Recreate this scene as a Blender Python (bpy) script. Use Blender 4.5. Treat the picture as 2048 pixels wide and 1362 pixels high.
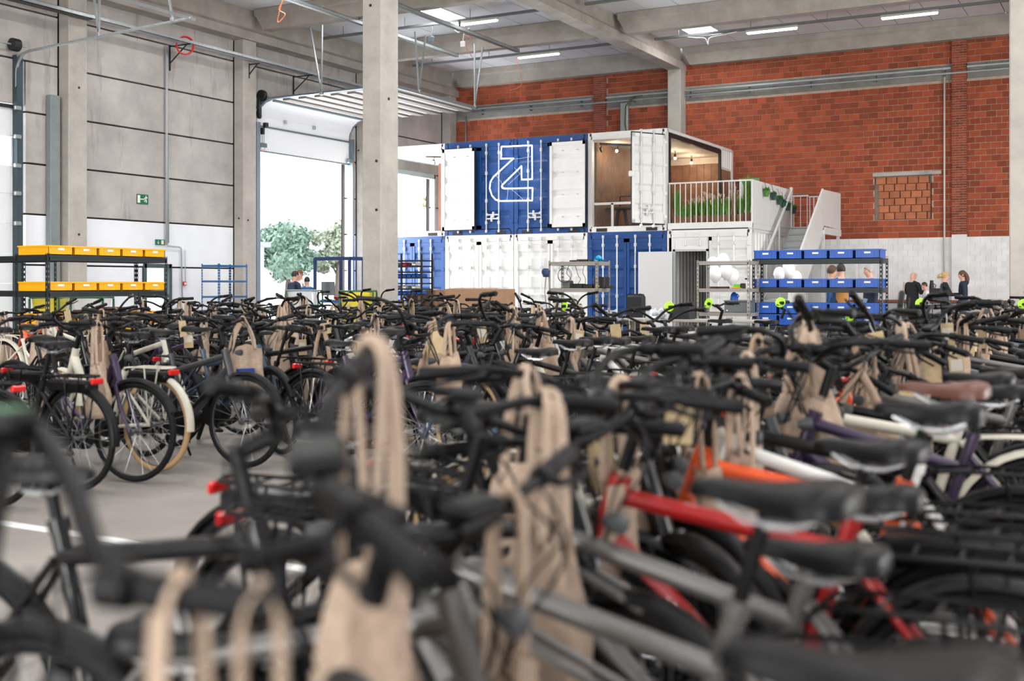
import bpy, bmesh, math, random
from mathutils import Vector, Matrix, noise

for o in list(bpy.data.objects): bpy.data.objects.remove(o, do_unlink=True)
SC = bpy.context.scene
COL = SC.collection
R = math.radians
RND = random.Random(11)

# ------------------------------------------------------------------ camera
# world: X along the brick wall, Y along the precast wall, Z up; the lens stands 1.37 m above the floor
cam_d = bpy.data.cameras.new('camera'); cam = bpy.data.objects.new('camera', cam_d); COL.objects.link(cam)
cam.location = (0, 0, 1.37); cam.rotation_euler = (R(90), 0, R(28.75))
cam_d.sensor_width = 36; cam_d.lens = 39.92; cam_d.shift_y = -0.05454
cam_d.clip_start = 0.05; cam_d.clip_end = 500
cam_d.dof.use_dof = True; cam_d.dof.focus_distance = 21.0; cam_d.dof.aperture_fstop = 2.0; cam_d.dof.aperture_blades = 9
SC.camera = cam

# ------------------------------------------------------------------ sky, daylight, exposure
SC.view_settings.view_transform = 'Standard'; SC.view_settings.look = 'None'
SC.view_settings.gamma = 1; SC.view_settings.use_curve_mapping = False
SC.view_settings.exposure = 0.02
SC.cycles.max_bounces = 5; SC.cycles.diffuse_bounces = 3; SC.cycles.glossy_bounces = 2; SC.cycles.transmission_bounces = 4; SC.cycles.transparent_max_bounces = 6
SC.cycles.adaptive_threshold = 0.05
w = bpy.data.worlds.new('overcast_sky'); SC.world = w; w.use_nodes = True
bg = w.node_tree.nodes['Background']; bg.inputs[0].default_value = (0.90, 0.95, 1.0, 1); bg.inputs[1].default_value = 4.5

def area(name, loc, rot, sx, sy, energy, col=(1, 1, 1)):
    d = bpy.data.lights.new(name, 'AREA'); d.shape = 'RECTANGLE'; d.size = sx; d.size_y = sy
    d.energy = energy; d.color = col
    o = bpy.data.objects.new(name, d); COL.objects.link(o); o.location = loc; o.rotation_euler = rot
    return o

# daylight falling through the roof lights (cells of the roof deck, see the ceiling below)
SKYLIGHTS = [(x, y) for y in (-6.6, -1.0, 4.6, 10.2, 15.8, 21.4) for x in (-18.0, -9.6, -4.4, 1.0, 7.0)] + [(-18.0, 28.6), (-11.6, 34.1), (-3.4, 28.6)]
for (x, y) in SKYLIGHTS:
    area('roof_daylight', (x, y, 9.58), (0, 0, 0), 1.0, 1.9, 330 if y < 25 else 160, (1.0, 0.985, 0.96))
# daylight entering through the two open truck doors of the precast wall
area('opening_light', (-23.3, 28.28, 2.7), (0, R(-90), 0), 5.0, 4.3, 1150, (0.93, 0.97, 1.0))
area('opening_light', (-23.3, 33.95, 2.7), (0, R(-90), 0), 5.0, 3.4, 750, (0.93, 0.97, 1.0))

# fill light added at made-up openings in the walls behind and beside the viewer
for y in (11.5, 24.5): area('opening_light', (13.9, y, 2.7), (0, R(90), 0), 5.0, 4.6, 1500, (1.0, 0.985, 0.95))
for x in (-9.0, 3.0): area('opening_light', (x, -13.9, 2.7), (R(90), 0, 0), 4.6, 5.0, 1700, (1.0, 0.985, 0.95))

# ------------------------------------------------------------------ materials
MATS = {}
def mat(name, col, rough=0.5, metal=0.0, noise_s=0, noise_a=0.0, bump=0.0, bump_s=60, emit=0, island=0.0, spec=None, coat=0, alpha_t=0.0, dark=None, streak=0):
    if name in MATS: return MATS[name]
    m = bpy.data.materials.new(name); m.use_nodes = True; MATS[name] = m
    nt = m.node_tree; N = nt.nodes; L = nt.links; b = N['Principled BSDF']
    b.inputs['Base Color'].default_value = (*col, 1); b.inputs['Roughness'].default_value = rough; b.inputs['Metallic'].default_value = metal
    if spec is not None: b.inputs['Specular IOR Level'].default_value = spec
    if coat: b.inputs['Coat Weight'].default_value = coat
    src = None
    tc = None
    def coord():
        nonlocal tc
        if tc is None: tc = N.new('ShaderNodeTexCoord')
        return tc.outputs['Object']
    if noise_a:
        n = N.new('ShaderNodeTexNoise'); n.inputs['Scale'].default_value = noise_s; n.inputs['Detail'].default_value = 3; n.inputs['Roughness'].default_value = 0.62
        L.new(coord(), n.inputs['Vector'])
        mx = N.new('ShaderNodeMix'); mx.data_type = 'RGBA'
        d = dark if dark else tuple(c * (1 - noise_a) for c in col)
        u = tuple(min(1, c * (1 + noise_a * 0.55)) for c in col)
        mx.inputs[6].default_value = (*d, 1); mx.inputs[7].default_value = (*u, 1)
        rp = N.new('ShaderNodeMapRange'); rp.inputs[1].default_value = 0.3; rp.inputs[2].default_value = 0.7
        L.new(n.outputs[0], rp.inputs[0]); L.new(rp.outputs[0], mx.inputs[0]); src = mx.outputs[2]
    if streak:       # run-off stains drawn out down the wall
        mp = N.new('ShaderNodeMapping'); mp.inputs['Scale'].default_value = (1.0, 1.5, .22); L.new(coord(), mp.inputs['Vector'])
        n2 = N.new('ShaderNodeTexNoise'); n2.inputs['Scale'].default_value = 1.4; n2.inputs['Detail'].default_value = 4; n2.inputs['Roughness'].default_value = .7; L.new(mp.outputs[0], n2.inputs['Vector'])
        r2 = N.new('ShaderNodeMapRange'); r2.inputs[1].default_value = .58; r2.inputs[2].default_value = .80; r2.inputs[4].default_value = streak; L.new(n2.outputs[0], r2.inputs[0])
        m2 = N.new('ShaderNodeMix'); m2.data_type = 'RGBA'; m2.inputs[7].default_value = (col[0]*.28, col[1]*.27, col[2]*.26, 1); L.new(r2.outputs[0], m2.inputs[0])
        if src: L.new(src, m2.inputs[6])
        else: m2.inputs[6].default_value = (*col, 1)
        src = m2.outputs[2]
    if island:
        g = N.new('ShaderNodeNewGeometry'); oi = N.new('ShaderNodeObjectInfo')
        ad = N.new('ShaderNodeMath'); ad.operation = 'ADD'; L.new(g.outputs['Random Per Island'], ad.inputs[0]); L.new(oi.outputs['Random'], ad.inputs[1])
        fr = N.new('ShaderNodeMath'); fr.operation = 'FRACT'; L.new(ad.outputs[0], fr.inputs[0])
        mr = N.new('ShaderNodeMapRange'); mr.inputs[3].default_value = 1 - island; mr.inputs[4].default_value = 1 + island * 0.6
        L.new(fr.outputs[0], mr.inputs[0])
        hs = N.new('ShaderNodeHueSaturation'); L.new(mr.outputs[0], hs.inputs['Value'])
        if src: L.new(src, hs.inputs['Color'])
        else: hs.inputs['Color'].default_value = (*col, 1)
        src = hs.outputs[0]
    if src: L.new(src, b.inputs['Base Color'])
    if bump:
        n = N.new('ShaderNodeTexNoise'); n.inputs['Scale'].default_value = bump_s; n.inputs['Detail'].default_value = 2
        L.new(coord(), n.inputs['Vector'])
        bp = N.new('ShaderNodeBump'); bp.inputs['Strength'].default_value = bump; bp.inputs['Distance'].default_value = 0.01
        L.new(n.outputs[0], bp.inputs['Height']); L.new(bp.outputs[0], b.inputs['Normal'])
    if emit:
        b.inputs['Emission Color'].default_value = (*col, 1); b.inputs['Emission Strength'].default_value = emit
    if alpha_t:
        out = N['Material Output']; t = N.new('ShaderNodeBsdfTransparent'); ms = N.new('ShaderNodeMixShader'); ms.inputs[0].default_value = alpha_t
        L.new(b.outputs[0], ms.inputs[1]); L.new(t.outputs[0], ms.inputs[2]); L.new(ms.outputs[0], out.inputs['Surface'])
    return m

concrete = mat('precast_concrete', (0.45, 0.425, 0.40), 0.85, 0, 1.1, 0.20, 0, 30, streak=.75)
concrete_d = mat('cast_concrete_beam', (0.36, 0.325, 0.285), 0.88, 0, 1.6, 0.2, 0, 26)
concrete_c = mat('column_concrete', (0.43, 0.40, 0.36), 0.86, 0, 2.2, 0.16, 0, 40, streak=.35)
joint_m = mat('dark_joint', (0.035, 0.028, 0.025), 0.9)
white_wall = mat('white_wall_paint', (0.80, 0.82, 0.86), 0.7, 0, 0.8, 0.06)
brick_m = mat('red_block', (0.36, 0.074, 0.028), 0.85, 0, 3.0, 0.2, 0, 40, island=0.32)
brick_w = mat('painted_block', (0.82, 0.82, 0.82), 0.8, 0, 2.0, 0.10, 0, 40, island=0.05)
brick_o = mat('orange_infill_block', (0.50, 0.17, 0.08), 0.85, 0, 4.0, 0.18, 0, 40, island=0.2)
brick_p = mat('small_red_brick', (0.30, 0.06, 0.025), 0.85, 0, 4.0, 0.25, 0, 40, island=0.4)
mortar = mat('grey_mortar', (0.46, 0.37, 0.31), 0.95, 0, 6, 0.2)
mortar_w = mat('painted_mortar', (0.66, 0.66, 0.67), 0.9)
deck_m = mat('roof_deck_panel', (0.70, 0.70, 0.73), 0.6, 0, 1.3, 0.06)
galv = mat('galvanised_steel', (0.48, 0.52, 0.54), 0.38, 0.75, 14, 0.15)
galv_d = mat('dark_galvanised_track', (0.16, 0.20, 0.23), 0.45, 0.6)
blackm = mat('black_steel', (0.012, 0.012, 0.014), 0.5)
floor_m = mat('worn_concrete_floor', (0.27, 0.245, 0.222), 0.6, 0, 0.9, 0.28, 0.12, 20)
white_p = mat('white_container_paint', (0.74, 0.735, 0.72), 0.42, 0, 2.5, 0.05)
blue_p = mat('blue_container_paint', (0.008, 0.058, 0.225), 0.4, 0, 2.5, 0.15)
door_w = mat('white_door_panel', (0.76, 0.78, 0.80), 0.5)
zinc = mat('zinc_rod', (0.62, 0.63, 0.63), 0.4, 0.4)
gasket = mat('black_rubber_gasket', (0.01, 0.012, 0.02), 0.7)
wood_d = mat('brown_osb_wood', (0.20, 0.10, 0.055), 0.65, 0, 5, 0.3)
glass_m = mat('clear_pane', (0.9, 0.95, 0.95), 0.02)
_n = glass_m.node_tree.nodes; _l = glass_m.node_tree.links
_t = _n.new('ShaderNodeBsdfTransparent'); _t.inputs[0].default_value = (.93, .95, .95, 1); _g = _n.new('ShaderNodeBsdfGlossy'); _g.inputs['Roughness'].default_value = 0.02
_w = _n.new('ShaderNodeLayerWeight'); _p = _n.new('ShaderNodeMath'); _p.operation = 'POWER'; _p.inputs[1].default_value = 4; _f = _n.new('ShaderNodeMath'); _f.operation = 'MULTIPLY_ADD'; _f.inputs[1].default_value = .3; _f.inputs[2].default_value = .03
_l.new(_w.outputs['Facing'], _p.inputs[0]); _l.new(_p.outputs[0], _f.inputs[0]); _x = _n.new('ShaderNodeMixShader')
_l.new(_f.outputs[0], _x.inputs[0]); _l.new(_t.outputs[0], _x.inputs[1]); _l.new(_g.outputs[0], _x.inputs[2]); _l.new(_x.outputs[0], _n['Material Output'].inputs['Surface'])
lamp_m = mat('lit_tube', (1.0, 0.98, 0.93), 0.5, emit=9)
neon_m = mat('lit_neon', (0.97, 1.0, 1.0), 0.5, emit=4.5)
warm_m = mat('lit_warm_bulb', (1.0, 0.62, 0.28), 0.5, emit=22)
paper = mat('white_paper', (0.82, 0.82, 0.82), 0.8)

# ------------------------------------------------------------------ mesh helpers
class MB:
    def __init__(s): s.v = []; s.f = []; s.m = []; s.cur = 0
    def add(s, vs, fs):
        o = len(s.v); s.v += [tuple(v) for v in vs]; s.f += [tuple(i + o for i in f) for f in fs]; s.m += [s.cur] * len(fs); return s
    def box(s, x0, x1, y0, y1, z0, z1):
        v = [(x0,y0,z0),(x1,y0,z0),(x1,y1,z0),(x0,y1,z0),(x0,y0,z1),(x1,y0,z1),(x1,y1,z1),(x0,y1,z1)]
        return s.add(v, [(0,3,2,1),(4,5,6,7),(0,1,5,4),(1,2,6,5),(2,3,7,6),(3,0,4,7)])
    def cbox(s, x0, x1, y0, y1, z0, z1, c=0.01):   # chamfered box
        bm = bmesh.new(); bmesh.ops.create_cube(bm, size=1)
        for v in bm.verts: v.co = ((x0+x1)/2 + v.co.x*(x1-x0), (y0+y1)/2 + v.co.y*(y1-y0), (z0+z1)/2 + v.co.z*(z1-z0))
        bmesh.ops.bevel(bm, geom=list(bm.edges), offset=c, segments=1, affect='EDGES')
        bm.verts.index_update(); s.add([v.co[:] for v in bm.verts], [[v.index for v in f.verts] for f in bm.faces]); bm.free(); return s
    def tube(s, pts, r, n=8, cap=True, flat=1.0, up=(0, 0, 1)):
        pts = [Vector(p) for p in pts]; k = len(pts)
        rr = r if isinstance(r, (list, tuple)) else [r] * k
        vs = []; prev = None
        for i, p in enumerate(pts):
            t = (pts[min(i+1, k-1)] - pts[max(i-1, 0)]).normalized()
            if prev is None:
                a = Vector(up).cross(t)
                if a.length < 1e-3: a = Vector((1, 0, 0)).cross(t)
                if a.length < 1e-3: a = Vector((0, 1, 0)).cross(t)
            else: a = prev - t * prev.dot(t)
            a.normalize(); prev = a; b = t.cross(a)
            for j in range(n):
                q = 2 * math.pi * (j + .5) / n; vs.append(p + a * math.cos(q) * rr[i] + b * math.sin(q) * rr[i] * flat)
        fs = [(i*n+j, i*n+(j+1) % n, (i+1)*n+(j+1) % n, (i+1)*n+j) for i in range(k-1) for j in range(n)]
        if cap: fs += [tuple(range(n-1, -1, -1)), tuple((k-1)*n + j for j in range(n))]
        return s.add(vs, fs)
    def bar(s, p0, p1, wx, wy=None, up=(0, 0, 1)):
        wy = wy or wx; p0 = Vector(p0); p1 = Vector(p1); t = (p1-p0).normalized(); a = Vector(up).cross(t)
        if a.length < 1e-3: a = Vector((1, 0, 0)).cross(t)
        a.normalize(); b = t.cross(a); vs = []
        for p in (p0, p1):
            for (i, j) in ((-1,-1),(1,-1),(1,1),(-1,1)): vs.append(p + a*i*wx/2 + b*j*wy/2)
        return s.add(vs, [(0,1,5,4),(1,2,6,5),(2,3,7,6),(3,0,4,7),(3,2,1,0),(4,5,6,7)])
    def prism(s, poly, axis, a0, a1):      # poly in the two other axes, extruded along axis 0/1/2
        def P(u, v, a): return (a, u, v) if axis == 0 else ((u, a, v) if axis == 1 else (u, v, a))
        n = len(poly); vs = [P(u, v, a0) for u, v in poly] + [P(u, v, a1) for u, v in poly]
        return s.add(vs, [(i, (i+1) % n, n+(i+1) % n, n+i) for i in range(n)] + [tuple(range(n-1, -1, -1)), tuple(range(n, 2*n))])
    def lathe(s, prof, n=16, M=None):      # profile (r, h) around local z
        M = M or Matrix(); vs = []; fs = []
        for r, h in prof:
            for j in range(n):
                q = 2*math.pi*j/n; vs.append(M @ Vector((r*math.cos(q), r*math.sin(q), h)))
        k = len(prof)
        for i in range(k-1):
            for j in range(n): fs.append((i*n+j, i*n+(j+1) % n, (i+1)*n+(j+1) % n, (i+1)*n+j))
        fs += [tuple(range(n-1, -1, -1)), tuple((k-1)*n+j for j in range(n))]
        return s.add(vs, fs)
    def ring(s, c, R0, r0, n=32, m=6, axis='y', flat=1.0):
        vs = []
        for i in range(n):
            q = 2*math.pi*i/n
            for j in range(m):
                p = 2*math.pi*j/m; rad = R0 + r0*math.cos(p); off = r0*flat*math.sin(p)
                if axis == 'y': vs.append((c[0]+rad*math.cos(q), c[1]+off, c[2]+rad*math.sin(q)))
                else: vs.append((c[0]+rad*math.cos(q), c[1]+rad*math.sin(q), c[2]+off))
        return s.add(vs, [(i*m+j, i*m+(j+1) % m, ((i+1) % n)*m+(j+1) % m, ((i+1) % n)*m+j) for i in range(n) for j in range(m)])
    def ball(s, c, r, n=12, k=8, sx=1, sy=1, sz=1):
        prof = [(max(1e-4, r*math.sin(math.pi*i/k)), -r*math.cos(math.pi*i/k)*sz) for i in range(k+1)]
        return s.lathe(prof, n, Matrix.Translation(c) @ Matrix.Diagonal((sx, sy, 1, 1)))
    def mesh(s, name, mats, smooth=False):
        me = bpy.data.meshes.new(name); me.from_pydata(s.v, [], s.f); me.validate(); me.update()
        for m in (mats if isinstance(mats, (list, tuple)) else [mats]): me.materials.append(m)
        if any(s.m) and len(me.polygons) == len(s.m): me.polygons.foreach_set('material_index', s.m)
        bm = bmesh.new(); bm.from_mesh(me); bmesh.ops.recalc_face_normals(bm, faces=list(bm.faces)); bm.to_mesh(me); bm.free()
        if smooth:
            me.shade_smooth()
            if smooth != 1: me.set_sharp_from_angle(angle=R(smooth))
        return me
    def build(s, name, mats, parent=None, smooth=False): return O(name, s.mesh(name, mats, smooth), parent)

def O(name, me, parent=None, M=None, mat_=None):
    o = bpy.data.objects.new(name, me); COL.objects.link(o)
    if parent is not None: o.parent = parent
    if M is not None: o.matrix_basis = M
    if mat_ is not None:
        o.material_slots[0].link = 'OBJECT'; o.material_slots[0].material = mat_
    return o
def tag(o, label=None, cat=None, group=None, kind=None):
    if label: o['label'] = label
    if cat: o['category'] = cat
    if group: o['group'] = group
    if kind: o['kind'] = kind
    return o
def thing(name, label, cat, loc=(0, 0, 0), rz=0, group=None):
    o = bpy.data.objects.new(name, None); COL.objects.link(o); o.empty_display_size = 0.1
    o.location = loc; o.rotation_euler = (0, 0, rz); return tag(o, label, cat, group)
def struct(o, label): return tag(o, label, 'structure', None, 'structure')
def copy_tree(o, parent=None):
    c = o.copy(); COL.objects.link(c); c.parent = parent
    for ch in o.children: copy_tree(ch, c)
    return c
# ================================================================== THE HALL
WX, BY = -23.07, 37.0                      # planes of the precast wall and of the brick wall
JZ = [0.0, 0.629, 1.84, 3.051, 4.258, 5.473, 6.685, 7.895, 9.1]   # panel joints
COLY = [7.0, 13.15, 19.28, 25.44, 31.35, 36.75]
# floor with painted lines
f = MB().box(-23.4, 14, -14, 37.2, -0.2, 0).build('floor', floor_m); struct(f, 'worn grey concrete hall floor')
line_m = mat('white_floor_paint', (0.74, 0.74, 0.73), 0.6, 0, 9, 0.2)
ln = MB().box(-9.5, -3.2, 4.27, 4.35, 0.0, 0.004).build('line_marking', line_m, f)
ln = MB().box(-12.0, -3.0, 21.3, 21.4, 0.0, 0.004).build('line_marking', line_m, f)

# precast wall ------------------------------------------------------
wl = bpy.data.objects.new('wall_left', None); COL.objects.link(wl); struct(wl, 'precast concrete panel wall with white painted foot')
MB().box(WX-0.25, WX-0.12, -14, 13.2, 0, 9.1).box(WX-0.25, WX-0.12, 18.05, 21.72, 0, 9.1).box(WX-0.25, WX-0.12, 22.68, 26.0, 0, 9.1)\
    .box(WX-0.25, WX-0.12, 21.72, 22.68, 2.02, 9.1).box(WX-0.25, WX-0.12, 26.0, 30.6, 5.5, 9.1).box(WX-0.25, WX-0.12, 30.6, 31.9, 0, 9.1)\
    .box(WX-0.25, WX-0.12, 31.9, 35.8, 5.46, 9.1).box(WX-0.25, WX-0.12, 35.8, 37.2, 0, 9.1).box(WX-0.25, WX-0.12, 13.2, 18.05, 6.0, 9.1).build('joint_backing', joint_m, wl)
def panel(y0, y1, z0, z1):
    m = white_wall if z1 < 3.1 else concrete
    g = 0.021
    MB().cbox(WX-0.14, WX, y0+g, y1-g, z0+g, z1-g, 0.008).build('concrete_panel', m, wl)
for i in range(8):
    z0, z1 = JZ[i], JZ[i+1]
    panel(7.0, 13.0, z0, z1)
    panel(25.68, 25.95, z0, z1) if z1 < 5.6 else None
    if z0 < 5.5:
        panel(18.05, 19.0, z0, z1)
        if z0 > 5.4: panel(13.4, 18.05, 5.6, z1)
        if z0 < 2.0:
            zz = min(z1, 2.02) if z0 < 2.02 else z1
            if z0 > 1.8: panel(19.56, 25.16, z0, z1)
            else: panel(19.56, 21.70, z0, z1); panel(22.70, 25.16, z0, z1)
        else: panel(19.56, 25.16, z0, z1)
    else:
        panel(13.4, 19.0, z0, z1); panel(19.56, 25.16, z0, z1)
    if z1 > 5.5:
        panel(25.72, 31.1, max(z0, 5.5), z1); panel(31.62, 36.5, max(z0, 5.47), z1)
    else:
        panel(30.6, 31.1, z0, z1); panel(31.62, 31.92, z0, z1); panel(35.8, 36.5, z0, z1)
# dark drips of old water stains on the panels
stain = mat('water_stain', (0.16, 0.14, 0.125), 0.9, 0, 9, 0.4)
def column(name, x0, x1, y0, y1, z1, label, holes=()):
    t = thing(name, label, 'column', ((x0+x1)/2, (y0+y1)/2, 0)); t['kind'] = 'structure'
    cx, cy = t.location.x, t.location.y
    MB().cbox(x0-cx, x1-cx, y0-cy, y1-cy, 0, z1, 0.02).build('shaft', concrete_c, t)
    for (fx, fy, z) in holes:
        M = Matrix.Translation((fx-cx, fy-cy, z)) @ (Matrix.Rotation(R(90), 4, 'Y') if abs(fx-x1) < 0.02 else Matrix.Rotation(R(90), 4, 'X'))
        MB().lathe([(0.03, -0.01), (0.03, 0.012)], 10, M).build('anchor_hole', joint_m, t)
    return t
for y in (7.0, 13.15): column('wall_column', WX, WX+0.37, y-.28, y+.28, 8.55, 'concrete wall column beyond the far end of the precast wall')
column('wall_column', WX, WX+0.37, 19.0, 19.56, 8.55, 'wide concrete wall column behind the yellow crate shelf', [(WX+.37, 19.3, 6.2), (WX+.37, 19.3, 2.6)])
column('wall_column', WX, WX+0.37, 25.16, 25.72, 8.55, 'concrete wall column between white panels and open truck door', [(WX+.37, 25.35, 3.25), (WX+.2, 25.16, 3.3)])
column('wall_column', WX, WX+0.37, 31.1, 31.62, 8.55, 'concrete wall column between the two truck door openings', [(WX+.1, 31.1, 5.9)])
column('wall_column', WX, WX+0.37, 36.5, 36.98, 8.55, 'concrete corner column where precast and brick walls meet')
column('hall_column', -13.96, -13.49, 19.03, 19.66, 8.70, 'free-standing concrete column rising between cardboard boxes and yellow bag', [(-13.6, 19.03, 3.9), (-13.49, 19.3, 5.2), (-13.75, 19.03, 7.1), (-13.6, 19.03, 2.9)])
column('hall_column', -1.70, -1.22, 19.03, 19.66, 8.70, 'concrete column cut by the picture edge beyond the suited group')
column('hall_column', -13.96, -13.49, 36.45, 36.98, 8.70, 'pale concrete column against the brick wall above the containers', [(-13.49, 36.7, 5.6)])

# girders along Y (I section) and purlins along X (T section) ----------
def girder(x, y0, y1, zb, label):
    hw, ft, wt, zt = 0.245, 0.24, 0.12, 9.95
    poly = [(x-hw, zb), (x+hw, zb), (x+hw, zb+ft), (x+wt, zb+ft+.12), (x+wt, zt-.3), (x+hw+.02, zt-.2), (x+hw+.02, zt), (x-hw-.02, zt), (x-hw-.02, zt-.2), (x-wt, zt-.3), (x-wt, zb+ft+.12), (x-hw, zb+ft)]
    return struct(MB().prism(poly, 1, y0, y1).build('roof_girder', concrete_d), label)
girder(-13.72, 19.3, 36.98, 8.68, 'concrete roof girder running to the pale column at the brick wall')
girder(-13.72, -14, 19.3, 8.68, 'concrete roof girder above the bicycle field out of view')
girder(-22.84, -14, 36.98, 8.50, 'concrete edge girder along the top of the precast wall')
girder(-1.46, -14, 36.98, 8.68, 'concrete roof girder above the column at the picture edge')
girder(10.0, -14, 36.98, 8.68, 'concrete roof girder beyond the picture edge')
def purlin(x0, x1, y, label):
    hw, top, zb = 0.16, 0.27, 8.81
    prof = [(y-hw, zb), (y+hw, zb), (y+hw+.03, zb+.36), (y+top, zb+.42), (y+top, zb+.60), (y-top, zb+.60), (y-top, zb+.42), (y-hw-.03, zb+.36)]
    n = len(prof); vs = []
    for k, (xa, tap) in enumerate(((x0, 0), (x1, 0))):
        sgn = 1 if k == 0 else -1
        for (u, v) in prof: vs.append((xa + sgn * max(0, (zb+.42-v)) * 0.55, u, v))
    fs = [(i, (i+1) % n, n+(i+1) % n, n+i) for i in range(n)] + [tuple(range(n-1, -1, -1)), tuple(range(n, 2*n))]
    return struct(MB().add(vs, fs).build('roof_beam', concrete_d), label)
PY = [36.76, 31.25, 25.72, 20.2, 14.7, 9.2, 3.7, -1.8, -7.3, -12.8]
for i, y in enumerate(PY):
    w_ = ['against the brick wall', 'second from the brick wall', 'third from the brick wall'][i] if i < 3 else 'over the hall nearer than the third beam'
    purlin(-22.55, -14.0, y, 'concrete roof beam %s, over the truck doors' % w_)
    purlin(-13.44, -1.74, y, 'concrete roof beam %s, over the terrace bay' % w_)
    purlin(-1.18, 9.7, y, 'concrete roof beam %s, beyond the edge column' % w_)

# ceiling: deck panels with roof lights ------------------------------
ce = bpy.data.objects.new('ceiling', None); COL.objects.link(ce); struct(ce, 'pale roof deck of long panels between concrete beams')
DZ = 9.42
def deck_cells():
    for i in range(len(PY)-1):
        y1, y0 = PY[i], PY[i+1]
        for k in range(36):
            x0 = -22.75 + k * 1.02
            yield i, x0, x0 + 1.02, y0, y1
def is_sky(x0, x1, y0, y1):
    for (x, y) in SKYLIGHTS:
        if x0 <= x < x1 and y0 <= y < y1: return (x, y)
rest = MB()
for i, x0, x1, y0, y1 in deck_cells():
    g = 0.012; s_ = is_sky(x0, x1, y0, y1)
    ya, yb = (y0 + .02, y1 - .02)
    spans = [(ya, yb)] if not s_ else [(ya, s_[1] - 1.0), (s_[1] + 1.0, yb)]
    for (p, q) in spans:
        if q - p < 0.05: continue
        if i < 2 and x1 < -0.5:
            MB().cbox(x0+g, x1-g, p, q, DZ, DZ+.09, 0.006).build('deck_panel', deck_m, ce)
        else: rest.box(x0+g, x1-g, p, q, DZ, DZ+.09)
    if s_:
        fr = MB()
        for (a, b, c, d) in ((x0, x0+.04, s_[1]-1, s_[1]+1), (x1-.04, x1, s_[1]-1, s_[1]+1), (x0, x1, s_[1]-1, s_[1]-.96), (x0, x1, s_[1]+.96, s_[1]+1)): fr.box(a, b, c, d, DZ-.02, DZ+.35)
        fr.build('skylight_kerb', deck_m, ce)
r_ = rest.build('deck_panel', deck_m, ce); r_['kind'] = 'stuff'
cov = MB()
for i, x0, x1, y0, y1 in deck_cells():
    s_ = is_sky(x0, x1, y0, y1)
    if not s_: cov.box(x0, x1, y0, y1, DZ+.092, DZ+.14)
    else: cov.box(x0, x1, y0, s_[1]-1, DZ+.092, DZ+.14).box(x0, x1, s_[1]+1, y1, DZ+.092, DZ+.14)
cov.build('roof_cover', joint_m, ce)

# side walls out of view close the hall; openings added for fill light
struct(MB().box(14, 14.3, -14, 9.2, 0, 9.6).box(14, 14.3, 13.8, 22.2, 0, 9.6).box(14, 14.3, 26.8, 37.2, 0, 9.6).box(14, 14.3, 9.2, 13.8, 5.2, 9.6).box(14, 14.3, 22.2, 26.8, 5.2, 9.6).build('wall_right', white_wall), 'plain wall beyond the picture with openings added for light')
struct(MB().box(-23.4, -11.3, -14.3, -14, 0, 9.6).box(-6.7, .7, -14.3, -14, 0, 9.6).box(5.3, 14.3, -14.3, -14, 0, 9.6).box(-11.3, -6.7, -14.3, -14, 5.2, 9.6).box(.7, 5.3, -14.3, -14, 5.2, 9.6).build('wall_front', white_wall), 'plain wall behind the viewer with openings added for light')

# brick wall ---------------------------------------------------------
wb = bpy.data.objects.new('wall_back', None); COL.objects.link(wb); struct(wb, 'red block wall with white painted foot and bricked-up opening')
NX0, NX1, NZ0, NZ1 = -7.23, -5.50, 3.40, 4.79
mo = MB(); mo.box(-23.3, NX0, BY+.012, BY+.3, 2.83, 9.4).box(NX1, 14, BY+.012, BY+.3, 2.83, 9.4).box(NX0, NX1, BY+.012, BY+.3, 2.83, NZ0).box(NX0, NX1, BY+.012, BY+.3, NZ1, 9.4).box(NX0, NX1, BY+.2, BY+.3, NZ0, NZ1)
mo.build('mortar_bed', mortar, wb)
MB().box(-23.3, 14, BY+.006, BY+.3, 0, 2.83).build('mortar_bed', mortar_w, wb)
BL, BH, JT = 0.30, 0.19, 0.015
cells = []
z = 2.83; row = 0
while z < 8.85:
    x = -23.0 - (BL/2 if row % 2 else 0)
    while x < 3.0:
        a, b, c, d = x, x + BL - JT, z, z + BH - JT
        skip = (7.64 < (c+d)/2 < 8.11)
        if b > NX0 and a < NX1 and d > NZ0 and c < NZ1:
            if a < NX0 - .03: b = NX0
            elif b > NX1 + .03: a = NX1
            else: skip = True
            if b - a < .06: skip = True
        for (p0, p1) in ((-16.92, -16.46), (-4.91, -4.48)):
            if a >= p0 - .05 and b <= p1 + .05: skip = True
        if not skip: cells.append((a, b, c, d))
        x += BL
    z += BH; row += 1
hid = lambda c: c[0] < -9.6 or c[1] > -2.9
shown = sorted([c for c in cells if not hid(c)], key=lambda c: abs(c[0] + 5.2) + abs(c[2] - 5.4) * 0.8)
single = set(shown[:290])
rest = MB(); bcache = {}
for c in cells:
    dy = RND.uniform(-.004, .004)
    if c in single:
        key = (round(c[1]-c[0], 2), round(c[3]-c[2], 2))
        if key not in bcache: bcache[key] = MB().cbox(0, c[1]-c[0], 0, .06, 0, c[3]-c[2], 0.006).mesh('brick', brick_m)
        O('brick', bcache[key], wb, Matrix.Translation((c[0], BY-.004+dy, c[2])))
    else: rest.box(c[0], c[1], BY-.004+dy, BY+.05, c[2], c[3])
r_ = rest.build('brick', brick_m, wb); r_['kind'] = 'stuff'
rest = MB(); z = 0.02; row = 0
while z < 2.8:
    x = -23.0 - (BL/2 if row % 2 else 0)
    while x < 3.0:
        rest.box(x, x + BL - .008, BY-.003+RND.uniform(-.002, .002), BY+.05, z, z + BH - .006); x += BL
    z += BH * 0.985; row += 1
r_ = rest.build('painted_brick', brick_w, wb); r_['kind'] = 'stuff'
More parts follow.
